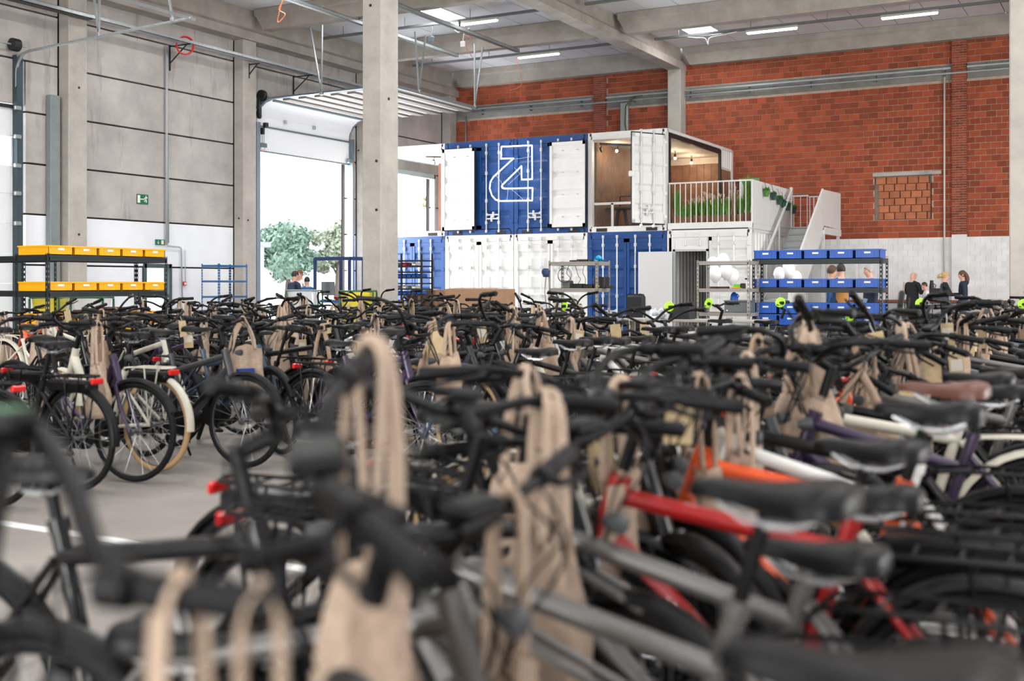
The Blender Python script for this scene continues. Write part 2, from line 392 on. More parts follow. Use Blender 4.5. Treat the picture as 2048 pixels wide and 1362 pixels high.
# bricked-up opening: loose orange blocks set back, lintel above
bh = (NZ1 - NZ0 - .05) / 6
for r0 in range(6):
    x = NX0 + .04 + (0.0 if r0 % 2 == 0 else -0.17) + (0.1 if r0 > 0 else 0)
    z = NZ0 + .02 + (5 - r0) * bh
    while x < NX1 - .08:
        a = max(x, NX0 + (.02 if r0 == 0 else .12)); b = min(x + .31, NX1 - .03)
        if b - a > .07: MB().cbox(a, b - .014, BY+.055+RND.uniform(-.012, .012), BY+.19, z, z + bh - .014, .008).build('infill_brick', brick_o, wb)
        x += .325
MB().cbox(NX0-.05, NX1+.28, BY-.02, BY+.1, NZ1-.01, NZ1+.10, .01).build('lintel', concrete, wb)
# concrete ring beam across the wall and brick pilasters
for (a, b) in ((-22.9, -16.92), (-16.46, -13.99), (-13.46, -4.91), (-4.48, 3)):
    MB().cbox(a, b, BY-.035, BY+.1, 7.654, 8.101, .01).build('ring_beam', mat('ring_beam_concrete', (.24, .23, .21), .9, 0, 2, .25), wb)
for (a, b) in ((-16.92, -16.46), (-4.91, -4.48)):
    MB().box(a+.012, b-.012, BY-.11, BY+.02, 2.9, 8.86).build('pilaster_core', mortar, wb)
    MB().box(a, b, BY-.125, BY+.02, 0, 2.9).build('pilaster_foot', brick_w, wb)
    pb = MB(); z = 2.9; k = 0
    while z < 8.82:
        cuts = [a, a+.11, a+.335, b] if k % 2 else [a, a+.22, b]
        for u, v in zip(cuts[:-1], cuts[1:]): pb.box(u, v-.01, BY-.122, BY+.02, z, z+.062)
        z += .0745; k += 1
    r_ = pb.build('pilaster_brick', brick_p, wb); r_['kind'] = 'stuff'
# ================================================================== FITTINGS ON WALLS AND ROOF
bar_m = mat('brown_grey_bar_paint', (0.20, 0.17, 0.15), 0.6)
# ---- open truck door: sectional leaf pushed up under the roof
d1 = bpy.data.objects.new('door_1', None); COL.objects.link(d1); struct(d1, 'white sectional truck door pushed up over the bright opening')
DY0, DY1 = 25.98, 30.58
def dpanel(mb, parent): mb.build('door_panel', door_w, parent, 30)
MB().cbox(-22.99, -22.95, DY0+.03, DY1-.03, 5.39, 6.10, .006).build('door_panel', door_w, d1)
MB().box(-23.0, -22.94, DY0, DY1, 5.35, 5.39).build('bottom_seal', galv_d, d1)
MB().box(-22.95, -22.92, DY0+.05, DY1-.05, 6.09, 6.14).build('seam_rail', galv_d, d1)
cv = MB()
arc = [(-22.97 + .62 * (1 - math.cos(q)), 6.14 + .68 * math.sin(q)) for q in [R(a) for a in (0, 22, 45, 68, 88)]]
for (xa, za), (xb, zb) in zip(arc[:-1], arc[1:]):
    cv.add([(xa, DY0+.03, za), (xa, DY1-.03, za), (xb, DY1-.03, zb), (xb, DY0+.03, zb), (xa-.02, DY0+.03, za+.03), (xa-.02, DY1-.03, za+.03), (xb-.02, DY1-.03, zb+.03), (xb-.02, DY0+.03, zb+.03)], [(0,1,2,3),(7,6,5,4),(0,4,5,1),(2,6,7,3)])
cv.build('door_panel', door_w, d1)
MB().box(-22.36, -22.27, DY0+.05, DY1-.05, 6.78, 6.82).build('seam_rail', galv_d, d1)
x = -22.27
for i in range(7):
    x1 = x + .585
    MB().cbox(x, x1-.02, DY0+.03, DY1-.03, 6.84, 6.88, .006).build('door_panel', door_w, d1)
    MB().box(x+.30, x1-.03, DY0+.05, DY1-.05, 6.785, 6.835).build('brown_grey_bar', bar_m, d1)  # brown-grey bars across the white panels, one per section
    x = x1
for (y, s) in ((DY0-.02, 1), (DY1+.02, -1)):
    # vertical guide, bend, horizontal runner
    MB().box(-23.02, -22.80, y-.12 if s > 0 else y-.05, y+.05 if s > 0 else y+.04, 0, 6.2).build('guide_rail', galv_d if s < 0 else mat('grey_guide', (.22, .27, .31), .45, .5), d1)
    MB().tube([(-22.97 + .72*(1-math.cos(q)), y, 6.15+.72*math.sin(q)) for q in [R(a) for a in range(0, 91, 10)]] + [(-18.05, y, 6.90)], 0.035, 6).build('runner_track', galv_d, d1)
MB().bar((-18.09, DY0-.05, 6.9), (-18.09, DY1+.08, 6.9), .06, .09).build('end_bar', galv, d1)
MB().bar((-18.25, DY0, 6.96), (-18.25, DY1, 6.96), .04, .04).build('end_bar', galv_d, d1)
MB().cbox(-22.9, -22.85, 27.2, 27.28, 6.3, 6.42, .005).cbox(-22.9, -22.85, 28.6, 28.68, 6.3, 6.42, .005).build('hinge_plate', galv, d1)
MB().lathe([(.15, -.06), (.17, -.05), (.17, .05), (.15, .06)], 18, Matrix.Translation((-22.72, 25.98, 6.98)) @ Matrix.Rotation(R(90), 4, 'X')).build('cable_drum', blackm, d1)
MB().cbox(-22.86, -22.74, 25.9, 26.02, 6.3, 6.95, .03).build('motor_box', blackm, d1, 40)
MB().cbox(-22.8, -22.66, 26.1, 26.22, 6.05, 6.2, .015).cbox(-22.86, -22.74, 26.06, 26.14, 5.85, 6.05, .01).build('bracket', blackm, d1)
MB().tube([(-22.75, 25.98, 7.0), (-22.75, 30.5, 7.0)], .022, 8).build('spring_shaft', galv, d1)
MB().tube([(-22.9, 26.2, 5.95), (-22.9, 26.22, 5.45)], .006, 4).tube([(-22.9, 26.28, 5.95), (-22.9, 26.30, 5.45)], .006, 4).build('lift_cable', galv_d, d1)
MB().cbox(-22.9, -22.78, 26.05, 26.3, 5.45, 5.6, .02).cbox(-22.9, -22.78, 30.35, 30.55, 5.4, 5.55, .02).build('bottom_bracket', galv_d, d1)
org = mat('orange_cable', (.75, .16, .06), .6)
MB().tube([(-22.85, 26.1, 5.5), (-22.8, 26.0, 5.42), (-22.78, 26.1, 5.36), (-22.8, 26.22, 5.44)], .012, 5).tube([(-22.85, 30.6, 5.5), (-22.8, 30.66, 5.42), (-22.8, 30.6, 5.3)], .014, 5).build('spiral_cord', org, d1)
# ---- second truck door opening behind the containers
d2 = bpy.data.objects.new('door_2', None); COL.objects.link(d2); struct(d2, 'open truck door seen through the glazed white container')
tealg = mat('pale_green_grey_frame', (.42, .52, .52), .5)
MB().box(-23.05, -22.9, 31.95, 35.8, 5.30, 5.47).build('head_rail', tealg, d2)
for y in (31.95, 35.72): MB().box(-23.05, -22.9, y, y+.1, 0, 5.47).build('guide_rail', tealg, d2)
# ---- closed truck door at the far end with window strip
d3 = bpy.data.objects.new('door_3', None); COL.objects.link(d3); struct(d3, 'closed white sectional truck door with one lit window row')
zs = [0.0, .7, 1.4, 2.1, 2.8, 3.5, 4.154]
for a, b in zip(zs[:-1], zs[1:]): MB().cbox(-23.1, -23.06, 13.25, 17.72, a+.001, b-.001, .006).build('door_panel', door_w, d3)
MB().cbox(-23.1, -23.06, 13.25, 17.72, 4.84, 5.50, .006).build('door_panel', door_w, d3)
MB().box(-23.1, -23.06, 13.25, 13.5, 4.16, 4.83).box(-23.1, -23.06, 15.4, 15.6, 4.16, 4.83).box(-23.1, -23.06, 17.66, 17.72, 4.16, 4.83).build('window_mullion', door_w, d3)
for (a, b) in ((13.5, 15.4), (15.6, 17.66)): MB().box(-23.09, -23.08, a, b, 4.16, 4.83).build('window_pane', glass_m, d3)
MB().box(-23.09, -23.0, 13.25, 17.75, 5.50, 5.58).build('top_seal', blackm, d3)
MB().box(-23.06, -22.9, 17.70, 17.86, 0, 6.75).build('guide_rail', mat('dark_guide', (.05, .075, .09), .5, .3), d3)
for z in (4.15, 4.83, 5.5, 3.5, 2.8): MB().cbox(-22.94, -22.86, 17.62, 17.80, z-.05, z+.05, .015).build('roller_hinge', galv, d3)
MB().tube([(-22.95, 17.72, 6.0)] + [(-22.95 + .5*(1-math.cos(q)), 17.72, 6.3+.5*math.sin(q)) for q in [R(a) for a in range(0, 91, 10)]], .03, 6).tube([(-22.9, 17.72, 6.72), (-22.5, 17.72, 6.80), (-17.40, 17.72, 6.99)], .034, 6).build('runner_track', galv, d3, 40)
MB().bar((-17.5, 14.2, 7.0), (-17.5, 17.9, 7.0), .05, .05).build('end_bar', galv, d3)
MB().lathe([(.13, -.1), (.15, -.09), (.15, .09), (.13, .1)], 14, Matrix.Translation((-22.85, 17.6, 6.95)) @ Matrix.Rotation(R(90), 4, 'X')).build('cable_drum', blackm, d3)
MB().tube([(-22.85, 13.4, 6.95), (-22.85, 17.9, 6.95)], .02, 8).build('spring_shaft', galv, d3)
# ---- glazed staff door
d4 = bpy.data.objects.new('door_4', None); COL.objects.link(d4); struct(d4, 'narrow glazed staff door under the small green sign')
frm = mat('dark_green_grey_frame', (.05, .08, .085), .5)
MB().box(-23.2, -23.03, 21.70, 21.80, 0, 1.93).box(-23.2, -23.03, 22.60, 22.70, 0, 1.93).box(-23.2, -23.03, 21.72, 22.68, 1.82, 1.93).box(-23.2, -23.03, 21.8, 22.6, 0, .2).box(-23.2, -23.03, 21.8, 22.6, 1.02, 1.10).build('door_frame', frm, d4)
MB().box(-23.13, -23.12, 21.8, 22.6, .2, 1.82).build('pane', glass_m, d4)
MB().tube([(-23.0, 22.5, 1.0), (-22.95, 22.5, 1.0), (-22.95, 22.38, 1.0)], .012, 6).build('handle', zinc, d4)

# ---- hanger rods and roof channels
for (x, y0, y1, z, lab) in ((-18.95, 16.0, 30.9, 8.62, 'galvanised roof channel carrying the raised door, nearer the wall'), (-16.9, 18.0, 31.2, 8.62, 'galvanised roof channel carrying the raised door, end beside the lit tube')):
    t = thing('roof_channel', lab, 'steel rail', (x, y0, z))
    L_ = y1 - y0
    MB().box(-.06, .06, 0, L_, .09, .10).box(-.06, -.05, 0, L_, 0, .10).box(.05, .06, 0, L_, 0, .10).box(-.06, -.02, 0, L_, 0, .008).box(.02, .06, 0, L_, 0, .008).build('channel', galv, t)
    for yy in (4, 9.7): MB().bar((0, yy, .1), (0, yy, .3), .05).build('clamp', galv_d, t)
def hanger(lab, b, tops):
    t = thing('hanger_rod', lab, 'hanger', b)
    for tp in tops: MB().bar((0, 0, 0), tuple(Vector(tp) - Vector(b)), .05, .03).build('rod', galv, t)
    MB().cbox(-.05, .05, -.05, .05, -.06, .03, .01).build('foot_plate', galv, t)
hanger('pair of galvanised hangers on the raised door near its drum', (-20.475, 25.95, 6.87), [(-20.9, 25.95, 8.9), (-20.45, 25.95, 8.9)])
hanger('pair of galvanised hangers beside the free-standing column', (-18.09, 27.4, 6.95), [(-18.09, 27.2, 8.62), (-18.09, 27.75, 8.62)])
hanger('pair of galvanised hangers at the outer corner of the raised door', (-18.09, 30.56, 6.95), [(-18.09, 30.54, 8.9), (-18.09, 31.05, 8.9)])
hanger('pair of galvanised hangers above the closed truck door track', (-20.2, 17.72, 6.95), [(-20.55, 17.72, 8.8), (-20.15, 17.72, 8.8)])
hanger('single bright hanger at the free end of the closed door track', (-17.95, 17.72, 7.02), [(-18.4, 17.72, 8.8)])
# ---- cable tray on triangular brackets along the precast wall
t = thing('cable_tray', 'long galvanised cable tray on the precast wall', 'cable tray', (-22.42, 12, 7.86))
MB().box(-.12, .12, 0, 24.4, 0, .012).box(-.12, -.108, 0, 24.4, 0, .09).box(.108, .12, 0, 24.4, 0, .09).build('tray', galv, t)
MB().bar((.0, 0, .045), (0, 7.4, .045), .2, .12).build('cable_bundle', mat('dark_cable', (.05, .05, .05), .6), t)
for (y, lab) in ((16.5, 'black wall bracket above the closed truck door'), (22.62, 'black triangular bracket holding the red hose'), (27.8, 'black triangular bracket above the raised truck door'), (33.4, 'black triangular bracket above the glazed container')):
    t = thing('wall_bracket', lab, 'bracket', (-23.05, y, 7.85))
    MB().bar((.02, 0, -.66), (.02, 0, .04), .03).build('upright', blackm, t); MB().bar((.0, 0, 0), (.78, 0, 0), .03).build('arm', blackm, t)
    MB().bar((.03, 0, -.45), (.62, 0, -.02), .026).build('brace', blackm, t)
t = thing('wall_bracket', 'short black bracket on the column beside the drum', 'bracket', (-22.7, 25.4, 7.8))
MB().bar((.0, 0, -.4), (.0, 0, .04), .03).build('upright', blackm, t); MB().bar((.0, 0, 0), (.4, 0, 0), .03).build('arm', blackm, t); MB().bar((.0, 0, -.3), (.3, 0, -.02), .026).build('brace', blackm, t)
redh = mat('red_hose', (.62, .02, .02), .45)
tag(MB().ring((-22.45, 22.58, 7.82), .24, .02, 28, 6, 'y').ring((-22.46, 22.61, 7.81), .23, .018, 28, 6, 'y').build('hose_coil', redh, None, 1), 'coil of red hose hung on a black bracket', 'hose')
bpy.data.objects['hose_coil'].matrix_world = Matrix.Translation((-22.45, 22.6, 7.82)) @ Matrix.Rotation(R(65), 4, 'Z') @ Matrix.Rotation(R(10), 4, 'X') @ Matrix.Translation((22.45, -22.6, -7.82))
# ---- conduits, boxes and signs on the precast wall
cond = mat('grey_conduit', (.40, .42, .44), .5)
tag(MB().tube([(-22.98, 22.45, 2.44), (-22.98, 22.45, 7.85)], .035, 8).tube([(-22.99, 22.53, 2.5), (-22.99, 22.53, 5.4)], .016, 6).build('wall_conduit', cond, None, 1), 'tall grey conduit rising from the small exit sign', 'conduit')
tag(MB().tube([(-22.99, 22.5, 2.42), (-22.99, 22.95, 2.40), (-22.99, 23.0, 2.36), (-22.99, 23.03, 1.05)], .02, 6).build('wall_conduit', cond, None, 1), 'bent grey conduit running down to the white switch box', 'conduit')
tag(MB().tube([(-22.99, 23.14, 2.32), (-22.99, 23.15, 1.45)], .013, 6).build('wall_conduit', cond, None, 1), 'thin grey conduit above the red call point', 'conduit')
t = thing('call_point', 'small red fire call point on the white wall', 'alarm', (-23.06, 23.16, 1.40)); MB().cbox(0, .06, -.055, .055, -.055, .055, .008).build('housing', redh, t); MB().box(.06, .064, -.03, .03, -.03, .03).build('window', paper, t)
t = thing('switch_box', 'white switch box at the foot of the bent conduit', 'switch', (-23.06, 23.05, 1.0)); MB().cbox(0, .06, -.09, .09, -.05, .05, .01).build('housing', mat('pale_plastic', (.62, .64, .62), .5), t); MB().box(.06, .068, -.04, .04, -.02, .02).build('rocker', paper, t)
tag(MB().cbox(-23.05, -22.88, 18.62, 18.90, 0, 5.95, .01).build('wall_duct', mat('grey_green_duct', (.20, .235, .235), .5, 0, 3, .12)), 'tall grey-green cable duct beside the wide wall column', 'duct')
green = mat('sign_green', (.0, .13, .07), .45); signw = mat('sign_white', (.78, .80, .66), .6)
def man(mb, cy, cz, s, X=0.012):
    P = lambda a, b: (X, cy + a*s, cz + b*s)
    mb.ball(P(.02, .40), .075*s, 8, 5, .25, 1, 1)
    for (p, q, w_) in ((( .0, .3), (-.03, -.02), .11), ((-.03, .24), (-.22, .14), .05), ((-.22, .14), (-.27, .0), .04), ((.03, .26), (.17, .16), .05), ((.17, .16), (.2, .28), .04),
                       ((-.02, -.02), (.1, -.2), .07), ((.1, -.2), (.02, -.4), .06), ((-.05, -.02), (-.14, -.22), .07), ((-.14, -.22), (-.3, -.25), .06)):
        mb.bar(P(*p), P(*q), .02, w_*s, up=(1, 0, 0))
t = thing('exit_sign', 'larger green exit sign with running figure on bare concrete', 'sign', (-23.06, 21.67, 3.633))
MB().cbox(0, .012, -.20, .20, -.13, .13, .004).build('plate', green, t)
m_ = MB().box(.012, .016, -.18, -.09, -.10, .10).box(.012, .016, -.08, .06, -.012, .012); man(m_, .11, 0, .22, .014); m_.build('pictogram', signw, t)
t = thing('exit_sign', 'small green exit sign with down arrow above the staff door', 'sign', (-23.06, 22.275, 2.513))
MB().cbox(0, .03, -.16, .16, -.075, .075, .004).build('plate', green, t)
m_ = MB().bar((.032, -.08, .05), (.032, -.08, -.03), .006, .02, up=(1, 0, 0)).bar((.032, -.08, -.05), (.032, -.12, 0), .006, .02, up=(1, 0, 0)).bar((.032, -.08, -.05), (.032, -.04, 0), .006, .02, up=(1, 0, 0)).box(.03, .034, .03, .12, -.055, .055); m_.build('pictogram', signw, t)
# ---- trays, pipes and duct on the brick wall
for (z, h, lab, segs) in ((7.95, .05, 'upper galvanised cable tray across the brick wall', ((-22.5, -16.95), (-16.4, -13.99), (-13.46, -4.93), (-4.46, 2))), (7.80, .035, 'lower galvanised conduit rail across the brick wall', ((-22.5, 2),))):
    t = thing('cable_tray', lab, 'cable tray', (-9, 36.85, z))
    for a, b in segs: MB().box(a+9, b+9, -.07, .05, 0, .01).box(a+9, b+9, -.07, -.06, -.01, h).build('tray', galv, t)
    k = -21.5
    while k < 1:
        MB().bar((k+9, .12, -.02), (k+9, -.05, -.02), .03, .05).build('bracket', galv_d, t); k += 2.05
tag(MB().tube([(-5.13, 36.95, .9), (-5.13, 36.95, 7.75)], .028, 8).build('wall_pipe', mat('pale_pipe', (.66, .63, .58), .5), None, 1), 'thin pale pipe down the brick wall beside the bricked-up opening', 'pipe')
tag(MB().tube([(-22.27, 36.95, 4.2), (-22.27, 36.95, 7.75)], .03, 8).build('wall_pipe', galv, None, 1), 'galvanised pipe in the brick wall corner above the containers', 'pipe')
tag(MB().cbox(-15.85, -15.58, 36.78, 36.95, 5.2, 7.75, .02).build('wall_duct', mat('green_grey_duct', (.35, .42, .40), .4, .3)), 'galvanised duct dropping behind the open container', 'duct')
tag(MB().tube([(-15.0, 36.8, 7.95), (-15.35, 36.75, 7.93), (-15.6, 36.7, 7.6), (-15.63, 36.7, 7.0), (-15.5, 36.7, 6.3), (-15.2, 36.6, 5.75)], .03, 6).build('loose_cable', mat('olive_cable', (.10, .10, .05), .6), None, 1), 'dark cable looping from the tray beside the duct', 'cable')

# ---- tube lights on hung rails
def light_rail(y, z, x0, x1, lab):
    t = thing('light_rail', lab, 'rail', ((x0+x1)/2, y, z)); h = (x1-x0)/2
    MB().box(-h, h, -.05, .05, 0, .07).build('rail', mat('grey_rail', (.15, .165, .17), .5), t)
    k = -h + .8
    while k < h:
        MB().bar((k, 0, .07), (k, 0, .4), .012).build('suspension_wire', galv_d, t); k += 2.3
    return t
light_rail(33.55, 9.08, -22.4, -14.1, 'grey light rail over the blue containers')
light_rail(28.45, 9.08, -22.4, -14.1, 'grey light rail over the raised truck door')
light_rail(33.6, 9.08, -13.3, -1.85, 'grey light rail over the terrace')
light_rail(28.45, 9.08, -13.3, -1.85, 'grey light rail over the stairs, out of view')
def tube_light(x, y, z, lab):
    t = thing('tube_light', lab, 'light', (x, y, z))
    MB().prism([(-.08, .0), (.08, 0), (.05, .075), (-.05, .075)], 0, -.78, .78).build('housing', mat('lamp_housing', (.55, .53, .45), .4), t)
    MB().cbox(-.76, .76, -.065, .065, -.045, 0, .02).build('diffuser', lamp_m, t)
tube_light(-17.4, 33.55, 9.0, 'lit tube light over the blue containers')
tube_light(-16.85, 28.45, 9.0, 'lit tube light beside the roof window over the truck door')
tube_light(-9.55, 33.6, 9.0, 'lit tube light over the terrace, middle one')
tube_light(-5.6, 33.6, 9.0, 'lit tube light over the brick wall, farthest from the terrace')
def wire(name, pts, r, m, lab, cat='cable'):
    cu = []
    P = [Vector(p) for p in pts]
    for i in range(len(P)-1):
        a, b, c, d = P[max(i-1, 0)], P[i], P[i+1], P[min(i+2, len(P)-1)]
        for k in range(5):
            s = k/5; cu.append(.5*((2*b) + (c-a)*s + (2*a-5*b+4*c-d)*s*s + (3*b-a-3*c+d)*s**3))
    cu.append(P[-1]); return tag(MB().tube(cu, r, 5).build(name, m, None, 1), lab, cat)
pink = mat('salmon_wire', (.62, .24, .16), .6)
wire('loose_wire', [(-18.2, 33.5, 9.0), (-18.1, 33.45, 8.6), (-17.95, 33.4, 8.3), (-18.0, 33.4, 8.0), (-18.4, 33.4, 7.9)], .012, pink, 'salmon wire dangling from the tube light over the blue containers')
wire('loose_wire', [(-17.1, 28.4, 9.0), (-17.2, 28.4, 8.7), (-16.95, 28.4, 8.55), (-17.1, 28.4, 8.3), (-16.9, 28.4, 8.0)], .012, pink, 'salmon wire dangling beside the lit tube over the truck door')
wire('loose_wire', [(-18.3, 21.6, 8.7), (-18.2, 21.6, 8.35), (-18.35, 21.6, 8.1), (-18.15, 21.6, 7.95), (-18.4, 21.6, 7.8), (-18.2, 21.6, 8.4)], .012, org, 'tangled orange wire hanging from the roof channel')
wire('loose_wire', [(-17.6, 28.45, 9.0), (-17.5, 28.4, 8.85), (-17.35, 28.4, 8.75), (-17.3, 28.4, 8.9), (-17.15, 28.4, 8.75), (-17.0, 28.4, 8.85)], .012, paper, 'white tangled wire below the roof window')
tag(MB().cbox(-17.25, -17.09, 28.3, 28.34, 8.3, 8.46, .01).tube([(-17.17, 28.32, 8.46), (-17.17, 28.45, 9.1)], .008, 4).build('junction_box', paper), 'small white junction box dangling under the roof window', 'box')
tag(MB().cbox(-18.35, -18.2, 28.3, 28.4, 8.55, 8.72, .01).tube([(-18.28, 28.35, 8.72), (-18.28, 28.45, 9.1)], .012, 4).build('junction_box', galv_d), 'small dark sensor box dangling under the roof window', 'box')
wire('loose_wire', [(-12.3, 33.6, 9.1), (-11.9, 33.5, 9.0), (-11.6, 33.5, 8.95), (-11.5, 33.5, 8.75), (-11.45, 33.5, 8.95), (-11.0, 33.5, 9.0), (-10.6, 33.5, 9.05)], .014, paper, 'white tangled wire under the terrace roof window')
# ================================================================== SHIPPING CONTAINERS
CY, CL, CW, CH, CS = 30.18, 6.06, 2.438, 2.896, 2.459
CX = [-21.403 + CS * i for i in range(6)]
def leaf_mesh(w_, h, mir):     # hinge at x=0, leaf to +x (or -x), outer face toward -y
    s = -1 if mir else 1
    prof = [(0, 0), (0, .16)]
    z = .16; n = 4; seg = (h-.32)/n
    out = [(0.0, 0.0)]
    for k in range(n):
        a = .16 + k*seg
        out += [(a + seg*.30, 0.0), (a + seg*.42, .035), (a + seg*.62, .035), (a + seg*.74, 0.0)]
    out += [(h, 0.0)]
    m = MB(); vs = []; fs = []
    x0, x1 = .07*s, (w_-.07)*s
    for (zz, dp) in out:
        vs += [(x0, -.0 + dp, zz), (x1, dp, zz), (x0, dp + .03, zz), (x1, dp + .03, zz)]
    for i in range(len(out)-1):
        a = i*4; b = a+4; fs += [(a, a+1, b+1, b), (a+2, b+2, b+3, a+3)]
    m.add(vs, fs)
    for (a, b) in ((0, .08), (w_-.08, w_)): m.box(min(a*s, b*s), max(a*s, b*s), -.015, .045, 0, h)
    m.box(min(0, w_*s), max(0, w_*s), -.015, .045, 0, .10).box(min(0, w_*s), max(0, w_*s), -.015, .045, h-.10, h)
    return m.mesh('door_leaf', white_p)
LW, LH = 1.155, 2.50
LEAF = {m: leaf_mesh(LW, LH, m) for m in (False, True)}
rodm = MB().tube([(0, -.05, -.10), (0, -.05, LH+.10)], .019, 8)
for z in (.18, .85, 1.7, 2.32): rodm.cbox(-.035, .035, -.075, -.012, z-.05, z+.05, .008)
for z in (-.09, LH+.05): rodm.cbox(-.03, .03, -.075, -.0, z-.03, z+.06, .01)
ROD = rodm.mesh('locking_rod', zinc, 40)
HANDLE = MB().bar((0, -.065, 0), (.42, -.065, 0), .014, .04).cbox(.16, .22, -.085, -.01, -.09, .09, .01).cbox(.38, .45, -.08, -.01, -.03, .05, .01).mesh('lock_handle', zinc)
HINGE = MB().cbox(-.05, .07, -.04, .0, -.05, .05, .01).mesh('hinge', white_p)
GASK = MB().box(-.02, LW+.0, .03, .05, -.03, 0).box(-.02, LW, .03, .05, LH, LH+.04).box(-.03, .0, .03, .05, -.03, LH+.04).box(LW, LW+.02, .03, .05, -.03, LH+.04).mesh('gasket', gasket)
def leaf(parent, M, mir, paint, rods=True, inner=False, blank=False):
    s = -1 if mir else 1
    lf = O('door_leaf', LEAF[mir], parent, M, paint)
    F = Matrix.Diagonal((s, 1, 1, 1))
    O('gasket', GASK, lf, F)
    if rods:
        for rx in (.44, .88): O('locking_rod', ROD, lf, Matrix.Translation((rx*s, 0, 0)))
        O('lock_handle', HANDLE, lf, Matrix.Translation((.44*s, 0, .42)) @ F); O('lock_handle', HANDLE, lf, Matrix.Translation((.88*s, 0, .30)) @ Matrix.Diagonal((-s, 1, 1, 1)))
    for z in (.2, .85, 1.65, 2.3): O('hinge', HINGE, lf, Matrix.Translation((0, 0, z)) @ F, paint)
    return lf
def corr(mb, x, y0, y1, z0, z1, d=.035, p=.28):    # corrugated sheet in a plane of constant x
    y = y0; pts = []
    while y < y1:
        pts += [(y, 0), (y+p*.36, 0), (y+p*.5, d), (y+p*.86, d)]; y += p
    pts.append((y1, 0)); vs = []; fs = []
    for (yy, dd) in pts:
        yy = min(yy, y1); vs += [(x+dd, yy, z0), (x+dd, yy, z1)]
    for i in range(len(pts)-1): fs.append((2*i, 2*i+2, 2*i+3, 2*i+1))
    mb.add(vs, fs)
CAST = MB().cbox(-.089, .089, -.081, .081, -.059, .059, .012).mesh('corner_casting', white_p)
CHOLE = MB().lathe([(.032, 0), (.032, .012)], 10, Matrix.Rotation(R(90), 4, 'X') @ Matrix.Diagonal((1, 1.5, 1, 1))).mesh('casting_hole', joint_m)
POCKET = MB().box(-.17, .17, -.012, .02, -.05, .05).mesh('fork_pocket', joint_m)
def container(i, lev, paint, label, left_wall=True, right_wall=True, roof=True, doors=(True, True), back=True):
    x0 = CX[i]; z0 = lev * CH
    t = thing('shipping_container', label, 'container', (x0 + CW/2, CY, z0), 0, 'stacked shipping containers')
    h = CW/2
    for sx in (-1, 1):
        for yy in (.08, CL-.08):
            MB().box(sx*h-.0 if sx < 0 else h-.13, sx*h+.13 if sx < 0 else h, yy-.08, yy+.08, .1, CH-.1).build('corner_post', paint, t)
            for zz in (.059, CH-.059):
                c = O('corner_casting', CAST, t, Matrix.Translation((sx*(h-.089), yy, zz)), paint)
                if yy < 1: O('casting_hole', CHOLE, c, Matrix.Translation((0, -.077, 0)))
    MB().box(-h+.1, h-.1, 0, .12, CH-.2, CH-.0).build('door_header', paint, t)
    MB().box(-h+.1, h-.1, 0, .14, 0.0, .16).build('door_sill', paint, t)
    for sx in (-.62, .62): O('fork_pocket', POCKET, t, Matrix.Translation((sx*1.25, 0, .06)))
    for sx in (-1, 1):
        MB().box(sx*h-.06 if sx > 0 else -h, h if sx > 0 else -h+.06, .1, CL-.1, 0, .16).build('bottom_rail', paint, t)
        MB().box(sx*h-.06 if sx > 0 else -h, h if sx > 0 else -h+.06, .1, CL-.1, CH-.09, CH).build('top_rail', paint, t)
    sheet = MB()
    if left_wall: corr(sheet, -h+.02, .1, CL-.1, .14, CH-.08)
    if right_wall: corr(sheet, h-.055, .1, CL-.1, .14, CH-.08)
    if back: sheet.box(-h+.1, h-.1, CL-.09, CL-.05, .14, CH-.08)
    if sheet.v: sheet.build('side_sheet', paint, t)
    MB().box(-h+.03, h-.03, .08, CL-.06, .12, .16).build('floor_board', wood_d, t)
    if roof: MB().box(-h+.03, h-.03, .08, CL-.06, CH-.05, CH-.02).build('roof_sheet', paint, t)
    if doors[0]: leaf(t, Matrix.Translation((-h+.055, .02, .19)), False, paint)
    if doors[1]: leaf(t, Matrix.Translation((h-.055, .02, .19)), True, paint)
    return t
container(0, 0, blue_p, 'blue container at ground level behind the free-standing column')
container(1, 0, white_p, 'white container at ground level behind the large cardboard box')
container(2, 0, white_p, 'white container at ground level behind the grey shelf with chargers')
container(3, 0, blue_p, 'blue container at ground level beside the open grey door')
c5 = container(4, 0, white_p, 'white container at ground level with dark doorway below the terrace', doors=(False, True))
U1 = container(0, 1, white_p, 'glazed white upper container beside the truck door light', left_wall=False, right_wall=True, doors=(False, False), back=False)
container(1, 1, blue_p, 'blue upper container carrying the rounded half of the neon sign')
container(2, 1, blue_p, 'blue upper container carrying the straight half of the neon sign')
U4 = container(3, 1, white_p, 'white upper container open to a wood-lined room above the terrace', left_wall=True, right_wall=False, doors=(False, False), back=False)
h = CW/2
# swung-back leaves of the open containers, inner side out
IN = MB()
def inner_leaf(parent, M):
    lf = O('door_leaf', LEAF[False], parent, M, white_p)
    b = MB().box(0, LW, .075, .09, -.03, LH+.03).box(-.012, 0, -.01, .09, -.03, LH+.03).box(LW, LW+.012, -.01, .09, -.03, LH+.03)
    b.build('gasket', gasket, lf)
    for z in (.3, .95, 1.6, 2.25):
        for xx in (.42, .46, .9, .94): MB().cbox(xx-.008, xx+.008, -.022, -.005, z-.012, z+.012, .004).build('bolt', galv_d, lf)
inner_leaf(U1, Matrix.Translation((h-.055+.10, -.20, .17)))
inner_leaf(U4, Matrix.Translation((-h-.055-LW+.06, -.20, .17)))
# half open outer leaf at the far post of the open container
leaf(U4, Matrix.Translation((h-.03, -.02, .19)) @ Matrix.Rotation(R(60), 4, 'Z'), True, white_p)
MB().cbox(-.08, .08, -.04, .02, -.08, .08, .02).build('door_catch', white_p, U4).matrix_basis = Matrix.Translation((h-.62, -1.04, 1.55))

